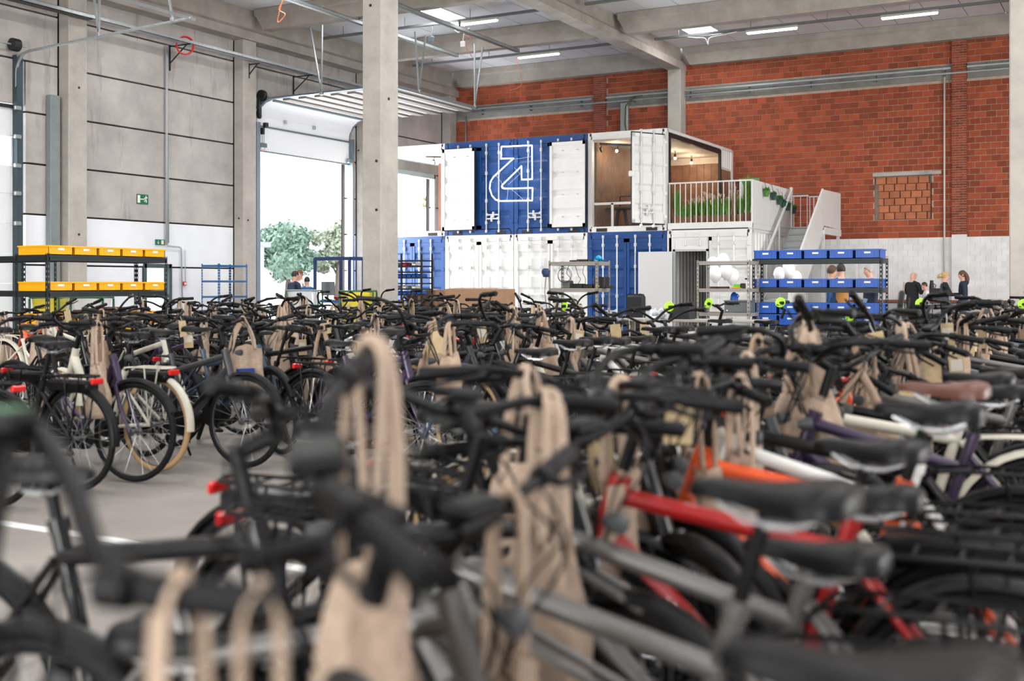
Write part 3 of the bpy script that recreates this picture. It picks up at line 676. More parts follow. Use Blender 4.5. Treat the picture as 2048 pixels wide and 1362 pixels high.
def bulb_light(parent, p, e):
    d = bpy.data.lights.new('bulb_light', 'POINT'); d.energy = e; d.color = (1, .78, .55); d.shadow_soft_size = .05
    o = bpy.data.objects.new('bulb_light', d); COL.objects.link(o); o.parent = parent; o.location = p
# wood-lined room in the open upper container
wood_p = mat('warm_plank_panel', (.24, .12, .068), .55, 0, 3.5, .35)
room_c = mat('cream_room_ceiling', (.62, .55, .48), .7)
for k in range(9):
    a = -h+.1 + k*.248; MB().cbox(a, a+.243, CL-.42, CL-.38, .17, CH-.45, .006).build('wall_plank', wood_p, U4)
for k in range(15):
    a = .35 + k*.36; MB().cbox(-h+.09, -h+.12, a, a+.355, .17, CH-.22, .006).build('wall_plank', wood_p, U4)
for k in range(4): MB().cbox(h-.06, h-.03, 4.95+k*.25, 5.19+k*.25, .17, CH-.72, .006).build('wall_plank', wood_p, U4)
MB().box(-h+.05, h-.05, .1, CL-.1, CH-.24, CH-.2).build('room_ceiling', room_c, U4)
MB().box(-h+.08, h-.05, CL-.41, CL-.385, CH-.45, CH-.2).build('wall_head', room_c, U4)
MB().box(h-.075, h-.0, .30, 4.86, .16, .22).box(h-.075, h, .30, .36, .16, CH-.24).box(h-.075, h, 4.76, 4.86, .16, CH-.22).box(h-.075, h, .30, 4.86, CH-.24, CH-.12).build('black_window_frame', blackm, U4)
MB().box(h-.05, h-.04, .36, 4.76, .22, CH-.24).build('window_pane', glass_m, U4)
sh = MB(); corr(sh, h-.05, 4.9, 5.9, CH-.68, CH-.09, .03, .22); sh.box(h-.06, h-.02, 4.88, 5.92, CH-.72, CH-.66); sh.build('side_sheet', white_p, U4)
MB().box(-h+.13, h-.13, .16, .2, .80, .87).box(-.55, -.48, .16, .2, .16, .85).build('glazing_bar', white_p, U4)
MB().box(-h+.13, h-.13, .175, .185, .17, CH-.22).build('window_pane', glass_m, U4)
navy = mat('navy_track', (.01, .012, .05), .5)
MB().bar((-h+.2, .4, CH-.27), (.55, 2.1, CH-.27), .05, .07).build('light_track', navy, U4)
t = U4
for k, (a, lit) in enumerate(((.02, 0), (.25, 1), (.45, 0), (.7, 1), (.92, 0))):
    p = Vector((-h+.2, .4, CH-.3)).lerp(Vector((.55, 2.1, CH-.3)), a)
    sp = MB().tube([p, p - Vector((0, 0, .08))], .012, 6).lathe([(.03, -.09), (.038, -.05), (.04, .05), (.03, .06)], 10, Matrix.Translation(p - Vector((.0, .02, .13))) @ Matrix.Rotation(R(35), 4, 'X')).build('spotlight', blackm, U4)
    if lit:
        MB().ball(p - Vector((0, .08, .17)), .045, 10, 6).build('bulb', warm_m, sp)
        bulb_light(U4, p - Vector((0, .16, .24)), 16)
for yy in (3.4, 4.9):  # rear spotlights and bulbs are added to brighten the planked room
    sp = MB().tube([(.2, yy, CH-.24), (.2, yy, CH-.34)], .012, 6).lathe([(.03, -.05), (.04, .05), (.03, .06)], 10, Matrix.Translation((.2, yy, CH-.4))).build('spotlight', blackm, U4)
    MB().ball((.2, yy, CH-.47), .045, 10, 6).build('bulb', warm_m, sp); bulb_light(U4, Vector((.2, yy, CH-.58)), 30)
tbl = mat('black_table', (.02, .02, .022), .5)
t = thing('monitor_desk', 'small black desk with frame inside the wood-lined container', 'desk', (CX[3]+.45, CY+1.2, CH+.16))
MB().cbox(-.3, .55, -.3, .3, .55, .62, .02).build('top', tbl, t); MB().bar((-.1, 0, 0), (.0, 0, .55), .08).bar((.3, 0, 0), (.2, 0, .55), .08).build('legs', tbl, t); MB().bar((.05, 0, .62), (.05, 0, .95), .03).bar((.45, 0, .62), (.45, 0, .95), .03).bar((.05, 0, .95), (.45, 0, .95), .03).build('frame', tbl, t)
# glazed room of the first upper container
MB().box(-h+.05, h-.05, .1, CL-.1, CH-.24, CH-.2).build('room_ceiling', room_c, U1)
MB().box(-h+.13, h-.13, .175, .185, .17, CH-.22).build('window_pane', glass_m, U1)
MB().box(-h+.30, -h+.75, 3.0, 3.08, .16, CH-.24).build('wood_post', mat('reddish_timber', (.30, .10, .055), .6, 0, 4, .25), U1)
MB().box(-h+.02, -h+.04, .2, CL-.2, CH-.26, CH-.1).build('window_head', tealg, U1)
MB().bar((.0, .8, CH-.27), (h-.15, 1.6, CH-.27), .04, .04).build('light_track', blackm, U1)
for k, (a, lit) in enumerate(((.2, 1), (.85, 0))):
    p = Vector((.0, .8, CH-.29)).lerp(Vector((h-.15, 1.6, CH-.29)), a)
    sp = MB().tube([p, p - Vector((0, 0, .08))], .012, 6).lathe([(.03, -.09), (.038, -.05), (.04, .05), (.03, .06)], 10, Matrix.Translation(p - Vector((.0, .02, .13))) @ Matrix.Rotation(R(35), 4, 'X')).build('spotlight', blackm, U1)
    if lit: MB().ball(p - Vector((0, .08, .17)), .05, 10, 6).build('bulb', warm_m, sp); bulb_light(U1, p - Vector((0, .16, .24)), 12)
MB().box(h-.16, h-.1, .3, CL-.3, .17, CH-.25).build('wall_plank', room_c, U1)

# personnel doorway in the ground container below the terrace
x0 = -h+.055
m_ = MB().box(x0, -h+.23, .0, .05, .19, 2.69).box(x0+1.0+.14, x0+LW, 0, .05, .19, 2.69).box(x0+.17, x0+1.15, 0, .05, 2.32, 2.69).build('front_panel', white_p, c5)
MB().box(x0+.13, x0+.19, -.03, .06, .16, 2.36).box(x0+1.10, x0+1.16, -.03, .06, .16, 2.36).box(x0+.13, x0+1.16, -.03, .06, 2.30, 2.36).build('door_frame', mat('pale_grey_frame', (.50, .52, .53), .4, .3), c5)
for k, rx in enumerate((.5, .92)): MB().cbox(x0+rx-.03, x0+rx+.03, -.07, 0, 2.45, 2.62, .01).tube([(x0+rx, -.05, 2.52), (x0+rx, -.05, 2.85)], .018, 6).build('rod_stub', zinc, c5)
dl = MB().cbox(x0+.15-1.03, x0+.14, -.13, -.09, .05, 2.30, .008).build('door_leaf', mat('light_grey_door', (.60, .60, .60), .45), c5)
MB().cbox(x0-.84, x0-.80, -.15, -.13, .82, 1.12, .004).tube([(x0-.82, -.15, 1.05), (x0-.82, -.19, 1.05), (x0-.68, -.19, 1.04)], .014, 6).build('handle', blackm, dl)
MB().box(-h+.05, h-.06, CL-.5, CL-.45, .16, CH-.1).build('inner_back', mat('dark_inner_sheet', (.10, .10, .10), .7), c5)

# neon sign: a rounded arrow outline on the blue doors
NP = [(-16.827, 5.549), (-15.778, 5.53), (-15.768, 4.519), (-16.127, 4.521), (-16.136, 4.927), (-16.793, 4.389), (-16.812, 4.336), (-16.78, 4.291), (-16.716, 4.273), (-15.761, 4.255), (-15.771, 3.88), (-16.885, 3.907), (-17.024, 3.949), (-17.155, 4.084), (-17.234, 4.301), (-17.208, 4.498), (-17.105, 4.645), (-16.408, 5.171), (-16.846, 5.185)]
t = thing('neon_sign', 'white neon outline of a bent arrow on the blue containers', 'sign', (-16.5, 30.0, 4.7))
nm = MB(); ring_ = NP + [NP[0]]
for (a, b) in zip(ring_[:-1], ring_[1:]): nm.tube([(a[0]+16.5, 0, a[1]-4.7), (b[0]+16.5, 0, b[1]-4.7)], .019, 6)
for a in NP: nm.ball((a[0]+16.5, 0, a[1]-4.7), .019, 6, 4)
nm.build('neon_tube', neon_m, t, 1)
cord = mat('clear_cord', (.55, .62, .70), .4)
for (a, b) in NP[::3]: MB().tube([(a+16.5, 0, b-4.7), (a+16.5, .2, b-4.7)], .01, 5).build('standoff', zinc, t)
for pts in ([(-.33, 0, .83), (-.31, .02, .6), (-.36, .02, .47)], [(.62, 0, .95), (.62, .02, .6), (.6, .02, .5)], [(.12, 0, .2), (.3, .03, .0), (-.1, .03, -.3)], [(.05, 0, .45), (.3, .02, .46), (.72, .02, .5)], [(-.55, 0, .02), (-.35, .02, -.2), (-.25, .02, -.43)], [(-.1, 0, -.44), (-.12, .02, -.65), (-.15, 0, -.8)], [(.0, 0, -.44), (.2, .02, -.6), (.45, 0, -.8)]):
    MB().tube(pts, .006, 4).build('supply_cord', cord, t)

# terrace on the roof of the ground container
t = thing('roof_terrace', 'white terrace deck and railing on the ground container', 'terrace', (-10.33, 30.2, 2.9))
h = CW/2
MB().box(-h, h, 0.0, CL, .0, .17).build('deck', white_p, t)
MB().box(-h, h, -.025, .05, .03, .2).build('kerb', white_p, t); MB().box(-h+.12, h-.12, -.012, .02, -.005, .028).build('joint', gasket, t)
MB().box(-h+.02, h, .01, .05, 1.30, 1.34).build('handrail', white_p, t)
for k in range(16):
    x = -h+.04 + k*(CW-.08)/15; MB().box(x-.011, x+.011, .02, .042, .17, 1.32).build('baluster', white_p, t)
MB().box(h-.03, h+.01, 0, 4.05, .15, 1.33).build('side_panel', white_p, t)
MB().box(h-.06, h+.02, 4.0, 4.06, .15, 1.42).build('corner_post', white_p, t)
MB().box(-h, h, CL-.05, CL, 1.28, 1.33).build('handrail', white_p, t)
for k in range(12):
    x = -h+.04 + k*(CW-.08)/11; MB().box(x-.011, x+.011, CL-.04, CL-.02, .17, 1.3).build('baluster', white_p, t)
pot_g = mat('dark_green_pot', (.02, .06, .05), .5); herb = mat('herb_green', (.06, .22, .03), .6, 0, 30, .3)
def leafball(n, r, seed, hz=1.0, L=.09):
    q = random.Random(seed); m = MB()
    for _ in range(n):
        d = Vector((q.gauss(0, 1), q.gauss(0, 1), abs(q.gauss(0, 1))*hz)).normalized() * r * q.uniform(.3, 1)
        a = Vector((q.uniform(-1, 1), q.uniform(-1, 1), q.uniform(-.3, 1))).normalized() * L*q.uniform(.6, 1.1); b = a.cross(Vector((q.uniform(-1, 1), q.uniform(-1, 1), q.uniform(-1, 1)))).normalized() * L*.3
        m.add([d, d + a*.5 + b, d + a, d + a*.5 - b], [(0, 1, 2, 3)])
    return m
desc = ['bushy green herb', 'sparse dark herb', 'bushy bright herb', 'small drooping herb', 'trailing green herb', 'herb in a dark teal pot']
for k, (yy, zz, big) in enumerate(((31.15, 3.98, 1), (31.85, 3.93, .7), (32.5, 3.84, 1.05), (32.9, 3.78, .7), (33.35, 3.72, 1), (34.0, 3.66, 1))):
    p = thing('hanging_pot', '%s hung on the terrace panel, %s from the front' % (desc[k], ['first', 'second', 'third', 'fourth', 'fifth', 'sixth'][k]), 'plant pot', (-9.0, yy, zz), 0, 'herbs hung on the terrace panel')
    MB().lathe([(.06, -.16), (.085, 0), (.095, .01), (.08, .02)], 12).build('pot', pot_g if k != 0 else herb, p, 40)
    MB().tube([(0, 0, .0), (-.05, 0, .28), (-.1, 0, .29)], .008, 4).build('hook', blackm, p)
    leafball(int(110*big), .10*big, 40+k, 1, .07).build('foliage', herb if big > .8 else mat('dull_herb', (.06, .10, .05), .6), p)
potw = mat('brown_basket_pot', (.25, .13, .075), .7, 0, 20, .3); grassm = mat('ornamental_grass', (.11, .27, .03), .6, 0, 12, .35); tan = mat('tan_plume', (.55, .40, .27), .8)
def grass(hh, n, seed, spread=.2, plume=8):
    q = random.Random(seed); g = MB(); pl = MB()
    for i in range(n):
        a = q.uniform(0, 6.28); r0 = q.uniform(0, .07); ln_ = hh*q.uniform(.55, 1); out = spread*q.uniform(.1, 1)
        b = Vector((r0*math.cos(a), r0*math.sin(a), 0)); tp = b + Vector((out*math.cos(a), out*math.sin(a), ln_)); md = b.lerp(tp, .55) + Vector((0, 0, .06))
        s = Vector((-math.sin(a), math.cos(a), 0))*.009
        g.add([b-s, b+s, md+s*.8, md-s*.8, tp], [(0, 1, 2, 3), (3, 2, 4)])
        if i < plume: pl.tube([tp - Vector((0, 0, .03)), tp + Vector((.04*math.cos(a), .04*math.sin(a), .09))], [.012, .022], 5)
    return g, pl
GL = ['tall rosemary-like shrub', 'short green tuft', 'low dark tuft', 'green grass with pale plumes', 'dense green grass tuft', 'green grass with long plumes', 'leaning green grass', 'broad green grass with plumes', 'bright green grass tuft', 'pale dry feather grass', 'slim green grass', 'tallest green bamboo grass']
for k in range(12):
    x = -11.37 + k*.185; hh = [.85, .45, .45, .55, .5, .62, .6, .58, .55, .75, .6, 1.15][k]; ph = [.26, .2, .2, .24, .22, .22, .22, .22, .24, .22, .24, .28][k]
    p = thing('potted_grass', '%s in a brown pot behind the terrace railing' % GL[k], 'plant', (x, 30.43+.05*(k % 2), 3.07), 0, 'potted grasses on the terrace')
    MB().lathe([(.085, 0), (.11, ph*.9), (.115, ph), (.1, ph), (.095, ph-.03)], 12).build('pot', potw, p, 40)
    g, pl = grass(hh, 150 if k not in (0, 11) else 190, 70+k, .17, 0 if k in (0, 1, 2, 4, 8, 10, 11) else 14)
    o = g.build('foliage', grassm if k not in (9,) else mat('dry_grass', (.40, .28, .16), .7, 0, 12, .3), p); o.location.z = ph-.03
    if pl.v: o2 = pl.build('plumes', tan, p); o2.location.z = ph-.03
t = thing('beach_flag', 'white and green curved flag standing on the terrace', 'flag', (-9.55, 31.3, 3.07))
flagw = mat('flag_white', (.78, .78, .80), .7); flagg = mat('flag_green', (.10, .34, .12), .7)
def curv(pts, y0, y1): 
    m = MB(); 
    return m.prism(pts, 1, y0, y1)
curv([(-.28, .25), (.16, .3), (.17, .72), (.05, .85), (-.1, 1.0), (-.2, 1.2), (-.27, 1.3)], -.012, .012).build('white_field', flagw, t)
curv([(-.2, 1.2), (-.1, 1.0), (.05, .85), (.17, .72), (.3, .9), (.3, 1.3), (-.24, 1.3)], -.012, .012).build('green_field', flagg, t)
MB().tube([(-.3, 0, 0), (-.3, 0, 1.3)], .015, 6).lathe([(.15, 0), (.15, .02)], 12, Matrix.Translation((-.3, 0, 0))).build('pole', blackm, t)

# stairs beside the terrace
t = thing('steel_stairs', 'white steel stairs with solid side panel rising to the terrace', 'stairs', (-8.5, 33.6, 0))
SL = .743; stepm = mat('grey_steel_tread', (.28, .31, .32), .45, .4)
n = 15; rise = 3.07/n; run = rise/SL
for k in range(n):
    z = 3.07 - k*rise; y = -k*run
    MB().box(-.42, .42, y-.26, y, z-.04, z).build('tread', stepm, t)
    if k: MB().box(-.42, .42, y-.02, y, z-.04, z+rise-.06).build('riser', mat('grey_riser', (.40, .41, .41), .5, .2), t)
yb = -(n-1)*run - .3
for sx in (-.47, .44):
    MB().add([(sx, .05, 2.85), (sx+.03, .05, 2.85), (sx+.03, .05, 3.12), (sx, .05, 3.12), (sx, yb, 2.85+yb*SL), (sx+.03, yb, 2.85+yb*SL), (sx+.03, yb, 3.12+yb*SL), (sx, yb, 3.12+yb*SL)], [(0,1,2,3),(7,6,5,4),(0,4,5,1),(1,5,6,2),(2,6,7,3),(3,7,4,0)]).build('stringer', white_p, t)
MB().bar((-.455, .05, 4.2), (-.455, yb, 4.2+(yb-.05)*SL), .05, .06).build('handrail', white_p, t)
for yy in (.0, -1.3, -2.6): MB().bar((-.455, yy, 3.07+yy*SL), (-.455, yy, 4.17+yy*SL), .035).build('handrail_post', white_p, t)
MB().add([(.49, 2.08, 3.06), (.52, 2.08, 3.06), (.52, 2.08, 4.19), (.49, 2.08, 4.19), (.49, -.17, 4.15), (.52, -.17, 4.15), (.52, -.05, 3.10), (.49, -.05, 3.10)], [(0,1,2,3),(3,2,5,4),(4,5,6,7),(7,6,1,0),(0,3,4,7),(1,6,5,2)]).build('landing_panel', white_p, t)
yl = -3.9
MB().add([(.49, -.05, 3.10), (.52, -.05, 3.10), (.52, -.17, 4.15), (.49, -.17, 4.15), (.49, yl, 3.10+(yl+.05)*SL), (.52, yl, 3.10+(yl+.05)*SL), (.52, yl, 4.15+(yl+.17)*SL), (.49, yl, 4.15+(yl+.17)*SL)], [(0,1,2,3),(7,6,5,4),(0,4,5,1),(1,5,6,2),(2,6,7,3),(3,7,4,0)]).build('side_panel', white_p, t)
MB().bar((.505, -.17, 4.16), (.505, yl, 4.16+(yl+.17)*SL), .05, .04).build('panel_edge', mat('bright_white_edge', (.82, .82, .82), .4), t)
MB().box(-.47, .5, 0, 2.1, 2.98, 3.07).build('landing', stepm, t)
MB().box(.40, .53, 0, 2.12, 2.86, 3.06).build('landing_beam', white_p, t)
for yy in (.1, 1.98): MB().box(.42, .50, yy-.04, yy+.04, 0, 2.9).build('landing_post', white_p, t)
MB().box(-.46, .48, 2.06, 2.09, 4.10, 4.14).build('gate_rail', white_p, t)
for k in range(8): MB().box(-.44+k*.125, -.415+k*.125, 2.06, 2.085, 3.07, 4.12).build('gate_bar', white_p, t)
# ================================================================== BICYCLES
rub = mat('black_rubber', (.004, .004, .0042), .62, spec=.22); gripm = mat('grip_rubber', (.004, .004, .0045), .5, spec=.20); sadm = mat('saddle_vinyl', (.004, .004, .0045), .40, spec=.22)
sadb = mat('brown_saddle_leather', (.10, .035, .022), .4); blk = mat('black_alloy', (.003, .003, .0035), .42, .0, spec=.22); alu = mat('silver_alloy', (.55, .56, .57), .3, .8)
rimm = mat('rim_alloy', (.10, .10, .11), .3, .6); spk = mat('spoke_steel', (.40, .41, .42), .3, .9); redl = mat('red_reflector', (.55, .01, .01), .25); amb = mat('amber_reflector', (.75, .25, .03), .3)
tanw = mat('tan_sidewall', (.42, .27, .13), .7); scr = mat('display_glass', (.008, .010, .010), .4, spec=.25); scrg = mat('green_display', (.05, .16, .07), .5); lime = mat('lime_plastic', (.42, .80, .03), .45); lens = mat('headlight_lens', (.05, .052, .055), .5, spec=.3)
PAINT = {'black': mat('paint_black', (.004, .004, .0045), .32, .0, spec=.3, coat=.25), 'graphite': mat('paint_graphite', (.045, .047, .052), .38, .3), 'silver': mat('paint_warm_silver', (.15, .145, .14), .34, .5),
         'purple': mat('paint_plum', (.035, .02, .055), .35, .2, coat=.4), 'cream': mat('paint_cream', (.58, .55, .46), .4), 'red': mat('paint_red', (.33, .008, .008), .3, .1, coat=.6),
         'orange': mat('paint_signal_orange', (.70, .085, .015), .32, .1, coat=.5), 'blue': mat('paint_steel_blue', (.03, .06, .10), .35, .3, coat=.4), 'white': mat('paint_white', (.72, .72, .70), .4, coat=.4)}
AX_R, AX_F, WR = Vector((-.47, 0, .35)), Vector((.62, 0, .35)), .325
def wheel_mesh(c, fat=.022, tan=False):
    rim = MB().ring(c, WR-fat*.6, .012, 36, 5, 'y', 1.0); rim.cur = 0
    rim.lathe([(.025, -.05), (.03, -.04), (.016, -.03), (.016, .03), (.03, .04), (.025, .05)], 10, Matrix.Translation(c) @ Matrix.Rotation(R(90), 4, 'X'))
    rim.cur = 1
    for k in range(24):
        a = 2*math.pi*k/24; s = 1 if k % 2 else -1; b = a + (.35 if (k//2) % 2 else -.35)
        p = Vector(c) + Vector((.02*math.cos(b), .035*s, .02*math.sin(b))); q = Vector(c) + Vector(((WR-.025)*math.cos(a), 0, (WR-.025)*math.sin(a)))
        rim.tube([p, q], .0016, 3, False)
    tire = MB().ring(c, WR, fat, 40, 8, 'y', .95)
    return rim.mesh('wheel', [rimm, spk], 40), tire.mesh('tire', rub, 1)
def merged_wheel(c, fat):
    m = MB().ring(c, WR, fat, 26, 6, 'y', .95); m.cur = 1; m.ring(c, WR-fat*.6, .012, 24, 4)
    m.lathe([(.025, -.05), (.016, 0), (.025, .05)], 8, Matrix.Translation(c) @ Matrix.Rotation(R(90), 4, 'X')); m.cur = 2
    for k in range(16):
        a = 2*math.pi*k/16; m.tube([Vector(c), Vector(c) + Vector(((WR-.02)*math.cos(a), 0, (WR-.02)*math.sin(a)))], .0018, 3, False)
    return m.mesh('wheel', [rub, rimm, spk], 40)
def sweep(pts, n=6):
    P = [Vector(p) for p in pts]; out = []
    for i in range(len(P)-1):
        a, b, c, d = P[max(i-1, 0)], P[i], P[i+1], P[min(i+2, len(P)-1)]
        for k in range(n):
            s = k/n; out.append(.5*((2*b) + (c-a)*s + (2*a-5*b+4*c-d)*s*s + (3*b-a-3*c+d)*s**3))
    return out + [P[-1]]
HT0, HT1 = Vector((.475, 0, .69)), Vector((.415, 0, .87)); BB = Vector((0, 0, .30)); ST = Vector((-.155, 0, .80))
STAX = (HT1-HT0).normalized()
def frame_mesh(kind):
    m = MB(); r = .024
    m.tube([HT0 - STAX*.0, HT1 + STAX*.01], .030, 10)
    m.tube([BB - Vector((0, .045, 0)), BB + Vector((0, .045, 0))], .035, 10)
    top = ST
    if kind == 'step':
        top = Vector((-.13, 0, .70))
        m.tube(sweep([HT1 - STAX*.06, (.33, 0, .60), (.20, 0, .43), (.07, 0, .335), BB], 5), [.036]*21, 10, flat=.85)
        m.tube(sweep([(.16, 0, .40), (.05, 0, .46), (-.10, 0, .60)], 4), .016, 8)
    elif kind == 'twin':
        m.tube([HT1 - STAX*.05, (-.13, 0, .70)], .023, 10); m.tube([HT0 + STAX*.05, BB + Vector((.0, 0, .02))], .034, 10)
        for s in (-1, 1): m.tube([HT1 - STAX*.09 + Vector((0, .02*s, 0)), (-.12, .03*s, .56), AX_R + Vector((0, .07*s, 0))], .011, 6)
    else:
        m.tube([HT1 - STAX*.04, (-.14, 0, .745 if kind == 'city' else .69)], .024, 10)
        m.tube([HT0 + STAX*.05, BB + Vector((0, 0, .01))], .037, 10, flat=.9)
    m.tube([BB, top], .0205, 10); m.tube([top, top + (ST-BB).normalized()*.03], .025, 10)
    for s in (-1, 1):
        m.tube([BB + Vector((-.03, .03*s, 0)), (-.2, .05*s, .325), AX_R + Vector((0, .065*s, 0))], .013, 8)
        m.tube([top - Vector((.0, -.015*s, .06)), AX_R + Vector((0, .065*s, 0))], .0105, 8)
    return m.mesh('frame', PAINT['black'], 50)
def bar_pts(kind):
    if kind == 'flat': return [(.45, 0, 1.03), (.45, .06, 1.03), (.435, .17, 1.055), (.40, .27, 1.06), (.365, .355, 1.06)]
    if kind == 'riser': return [(.46, 0, 1.02), (.46, .05, 1.02), (.45, .13, 1.075), (.42, .24, 1.085), (.37, .38, 1.085)]
    if kind == 'cruiser': return [(.45, 0, 1.14), (.43, .05, 1.14), (.33, .13, 1.10), (.23, .20, 1.05), (.18, .29, 1.03), (.15, .38, 1.03)]
    return [(.45, 0, 1.02), (.475, .07, 1.03), (.46, .19, 1.10), (.36, .285, 1.125), (.17, .335, 1.11)]     # swept city bar
def bar_mesh(kind):
    p = bar_pts(kind); f = sweep(p, 5); allp = [Vector((q.x, -q.y, q.z)) for q in reversed(f[1:])] + f
    m = MB().tube(allp, .0125, 8)
    m.tube([HT1, HT1 + STAX*.12, Vector((.40, 0, .985))], .018, 8).tube([(.395, 0, .985), (p[0][0], 0, p[0][2])], .019, 8).tube([(p[0][0], -.03, p[0][2]), (p[0][0], .03, p[0][2])], .02, 8)
    return m.mesh('handlebar', blk, 50)
def grip_mesh(kind, s):
    p = bar_pts(kind); f = sweep(p, 5); a, b = f[-1], f[-6]
    d = (a-b).normalized(); L_ = .135
    e = a + d*.004; b = e - d*L_
    fl = lambda v: Vector((v.x, v.y*s, v.z))
    m = MB().tube([fl(b), fl(b + d*.02), fl(b + d*.07), fl(e - d*.01), fl(e)], [.0165, .0185, .017, .0195, .015], 10)
    return m.mesh('grip', gripm, 60)
def lever_mesh(kind, s):
    p = bar_pts(kind); f = sweep(p, 5); a, b = f[-1], f[-6]; d = (a-b).normalized(); q = a - d*.16; fw = Vector((0, 0, 1)).cross(d) * (-1)
    if fw.x < 0: fw = -fw
    fl = lambda v: Vector((v.x, v.y*s, v.z))
    m = MB().tube([fl(q), fl(q + fw*.03 - Vector((0, 0, .012))), fl(q + fw*.045 + d*.05 - Vector((0, 0, .02))), fl(q + fw*.04 + d*.13 - Vector((0, 0, .025)))], [.012, .009, .006, .005], 6)
    m.tube([fl(q - d*.02), fl(q + d*.015)], .02, 8)
    return m.mesh('brake_lever', blk, 50)
def cable_mesh(kind):
    p = sweep(bar_pts(kind), 5); q = p[-9]
    m = MB()
    for s in (-1, 1):
        for k in range(2):
            m.tube(sweep([(q.x+.03, q.y*s*(.8-.25*k), q.z-.005), (q.x+.14, .10*s, q.z-.05-.03*k), (.53, .03*s, .93-.05*k), (.49, .02*s, .80)], 5), .0032, 4)
    return m.mesh('brake_cable', blk, 1)
def saddle_mesh(fatw=1.0):
    st = [(-.145, .045, -.006, .03), (-.135, .075, .006, .045), (-.10, .092, .012, .05), (-.05, .078, .006, .048), (0, .048, .0, .042), (.05, .031, .001, .036), (.10, .024, .003, .032), (.135, .018, -.002, .026), (.143, .008, -.012, .014)]
    pr = [(-1, -1), (-1.0, -.45), (-.82, -.1), (-.45, .02), (0, -.05), (.45, .02), (.82, -.1), (1, -.45), (1, -1), (0, -1.0)]
    vs = []; fs = []; n = len(pr)
    for (x, w_, z, d) in st:
        for (a, b) in pr: vs.append((x, a*w_*fatw, z + b*d))
    for i in range(len(st)-1):
        for j in range(n): fs.append((i*n+j, i*n+(j+1) % n, (i+1)*n+(j+1) % n, (i+1)*n+j))
    fs += [tuple(range(n)), tuple((len(st)-1)*n+j for j in range(n-1, -1, -1))]
    m = MB().add(vs, fs)
    return m.mesh('saddle', sadm, 55)
def srail_mesh(): 
    m = MB()
    for s in (-1, 1): m.tube([(-.10, .03*s, -.045), (-.06, .022*s, -.062), (.04, .022*s, -.062), (.09, .012*s, -.035)], .0045, 5)
    return m.cbox(-.05, .01, -.03, .03, -.075, -.055, .006).mesh('saddle_rail', alu)
SPT = (ST-BB).normalized(); SAD = ST + SPT*.19; SADM = Matrix.Translation(SAD + Vector((.0, 0, .03)))
def arc_strip(c, rad, a0, a1, wid, n=18):
    vs = []; fs = []
    for i in range(n+1):
        a = R(a0 + (a1-a0)*i/n)
        for (w_, dr) in ((-1, -.022), (-.75, -.004), (0, 0.003), (.75, -.004), (1, -.022)):
            vs.append((c[0] + (rad+dr)*math.cos(a), c[1] + w_*wid, c[2] + (rad+dr)*math.sin(a)))
    for i in range(n):
        for j in range(4): fs.append((i*5+j, i*5+j+1, (i+1)*5+j+1, (i+1)*5+j))
    return MB().add(vs, fs)
def rack_mesh():
    m = MB(); z = .76
    for y in (-.065, .065): m.tube(sweep([(-.17, y*.5, z-.03), (-.24, y, z), (-.60, y, z+.005)], 4), .007, 6)
    m.tube([(-.60, -.065, z+.005), (-.64, 0, z+.005), (-.60, .065, z+.005)], .007, 6)
    for x in (-.30, -.40, -.50): m.tube([(x, -.065, z), (x, .065, z)], .005, 5)
    for y in (-.075, .075): m.tube([(-.42, y*.9, z), AX_R + Vector((0, y, .02))], .006, 5).tube([(-.56, y*.9, z), AX_R + Vector((-.01, y, .02))], .006, 5)
    return m.mesh('luggage_rack', blk, 50)
W_N = {k: (wheel_mesh(AX_F, f_), wheel_mesh(AX_R, f_)) for k, f_ in (('std', .022), ('fat', .029))}
W_F = {k: (merged_wheel(AX_F, f_), merged_wheel(AX_R, f_)) for k, f_ in (('std', .022), ('fat', .029))}
FR = {k: frame_mesh(k) for k in ('city', 'step', 'twin', 'mtb')}
BAR = {k: bar_mesh(k) for k in ('flat', 'riser', 'swept', 'cruiser')}; GRIP = {(k, s): grip_mesh(k, s) for k in BAR for s in (-1, 1)}
LEV = {(k, s): lever_mesh(k, s) for k in BAR for s in (-1, 1)}; CAB = {k: cable_mesh(k) for k in BAR}
SADDLE = {'slim': saddle_mesh(.82), 'wide': saddle_mesh(1.12)}; SRAIL = srail_mesh()
fk = MB()
for s in (-1, 1): fk.tube([HT0 + Vector((.01, .052*s, -.01)), HT0 + Vector((.06, .055*s, -.17)), AX_F + Vector((0, .052*s, 0))], [.016, .015, .010], 8)
fk.tube([HT0 + Vector((.01, -.055, -.012)), HT0 + Vector((.01, .055, -.012))], .02, 8).tube([HT0 - STAX*.03, HT0], .026, 8)
FORK = fk.mesh('fork', PAINT['black'], 50)
FEN_F = arc_strip(AX_F, .372, 25, 165, .030).mesh('front_fender', blk, 1); FEN_R = arc_strip(AX_R, .372, -5, 185, .032, 22)
FEN_R = FEN_R.mesh('rear_fender', blk, 1)
RACK = rack_mesh(); RBAT = MB().cbox(-.62, -.22, -.055, .055, .66, .735, .018).mesh('battery', blk, 40)
DBAT = MB().tube([HT0.lerp(BB, .18) + Vector((.0, 0, .035)), HT0.lerp(BB, .80) + Vector((.0, 0, .035))], .042, 8, flat=.75).mesh('battery', blk, 40)
MOTOR = MB().lathe([(.03, -.075), (.085, -.065), (.095, -.02), (.095, .02), (.085, .065), (.03, .075)], 16, Matrix.Translation((.02, 0, .315)) @ Matrix.Rotation(R(90), 4, 'X')).mesh('motor', blk, 40)
SPOST = MB().tube([ST - SPT*.03, SAD], .0145, 10).cbox(SAD.x-.03, SAD.x+.02, -.02, .02, SAD.z-.04, SAD.z-.005, .006).mesh('seat_post', blk, 50)
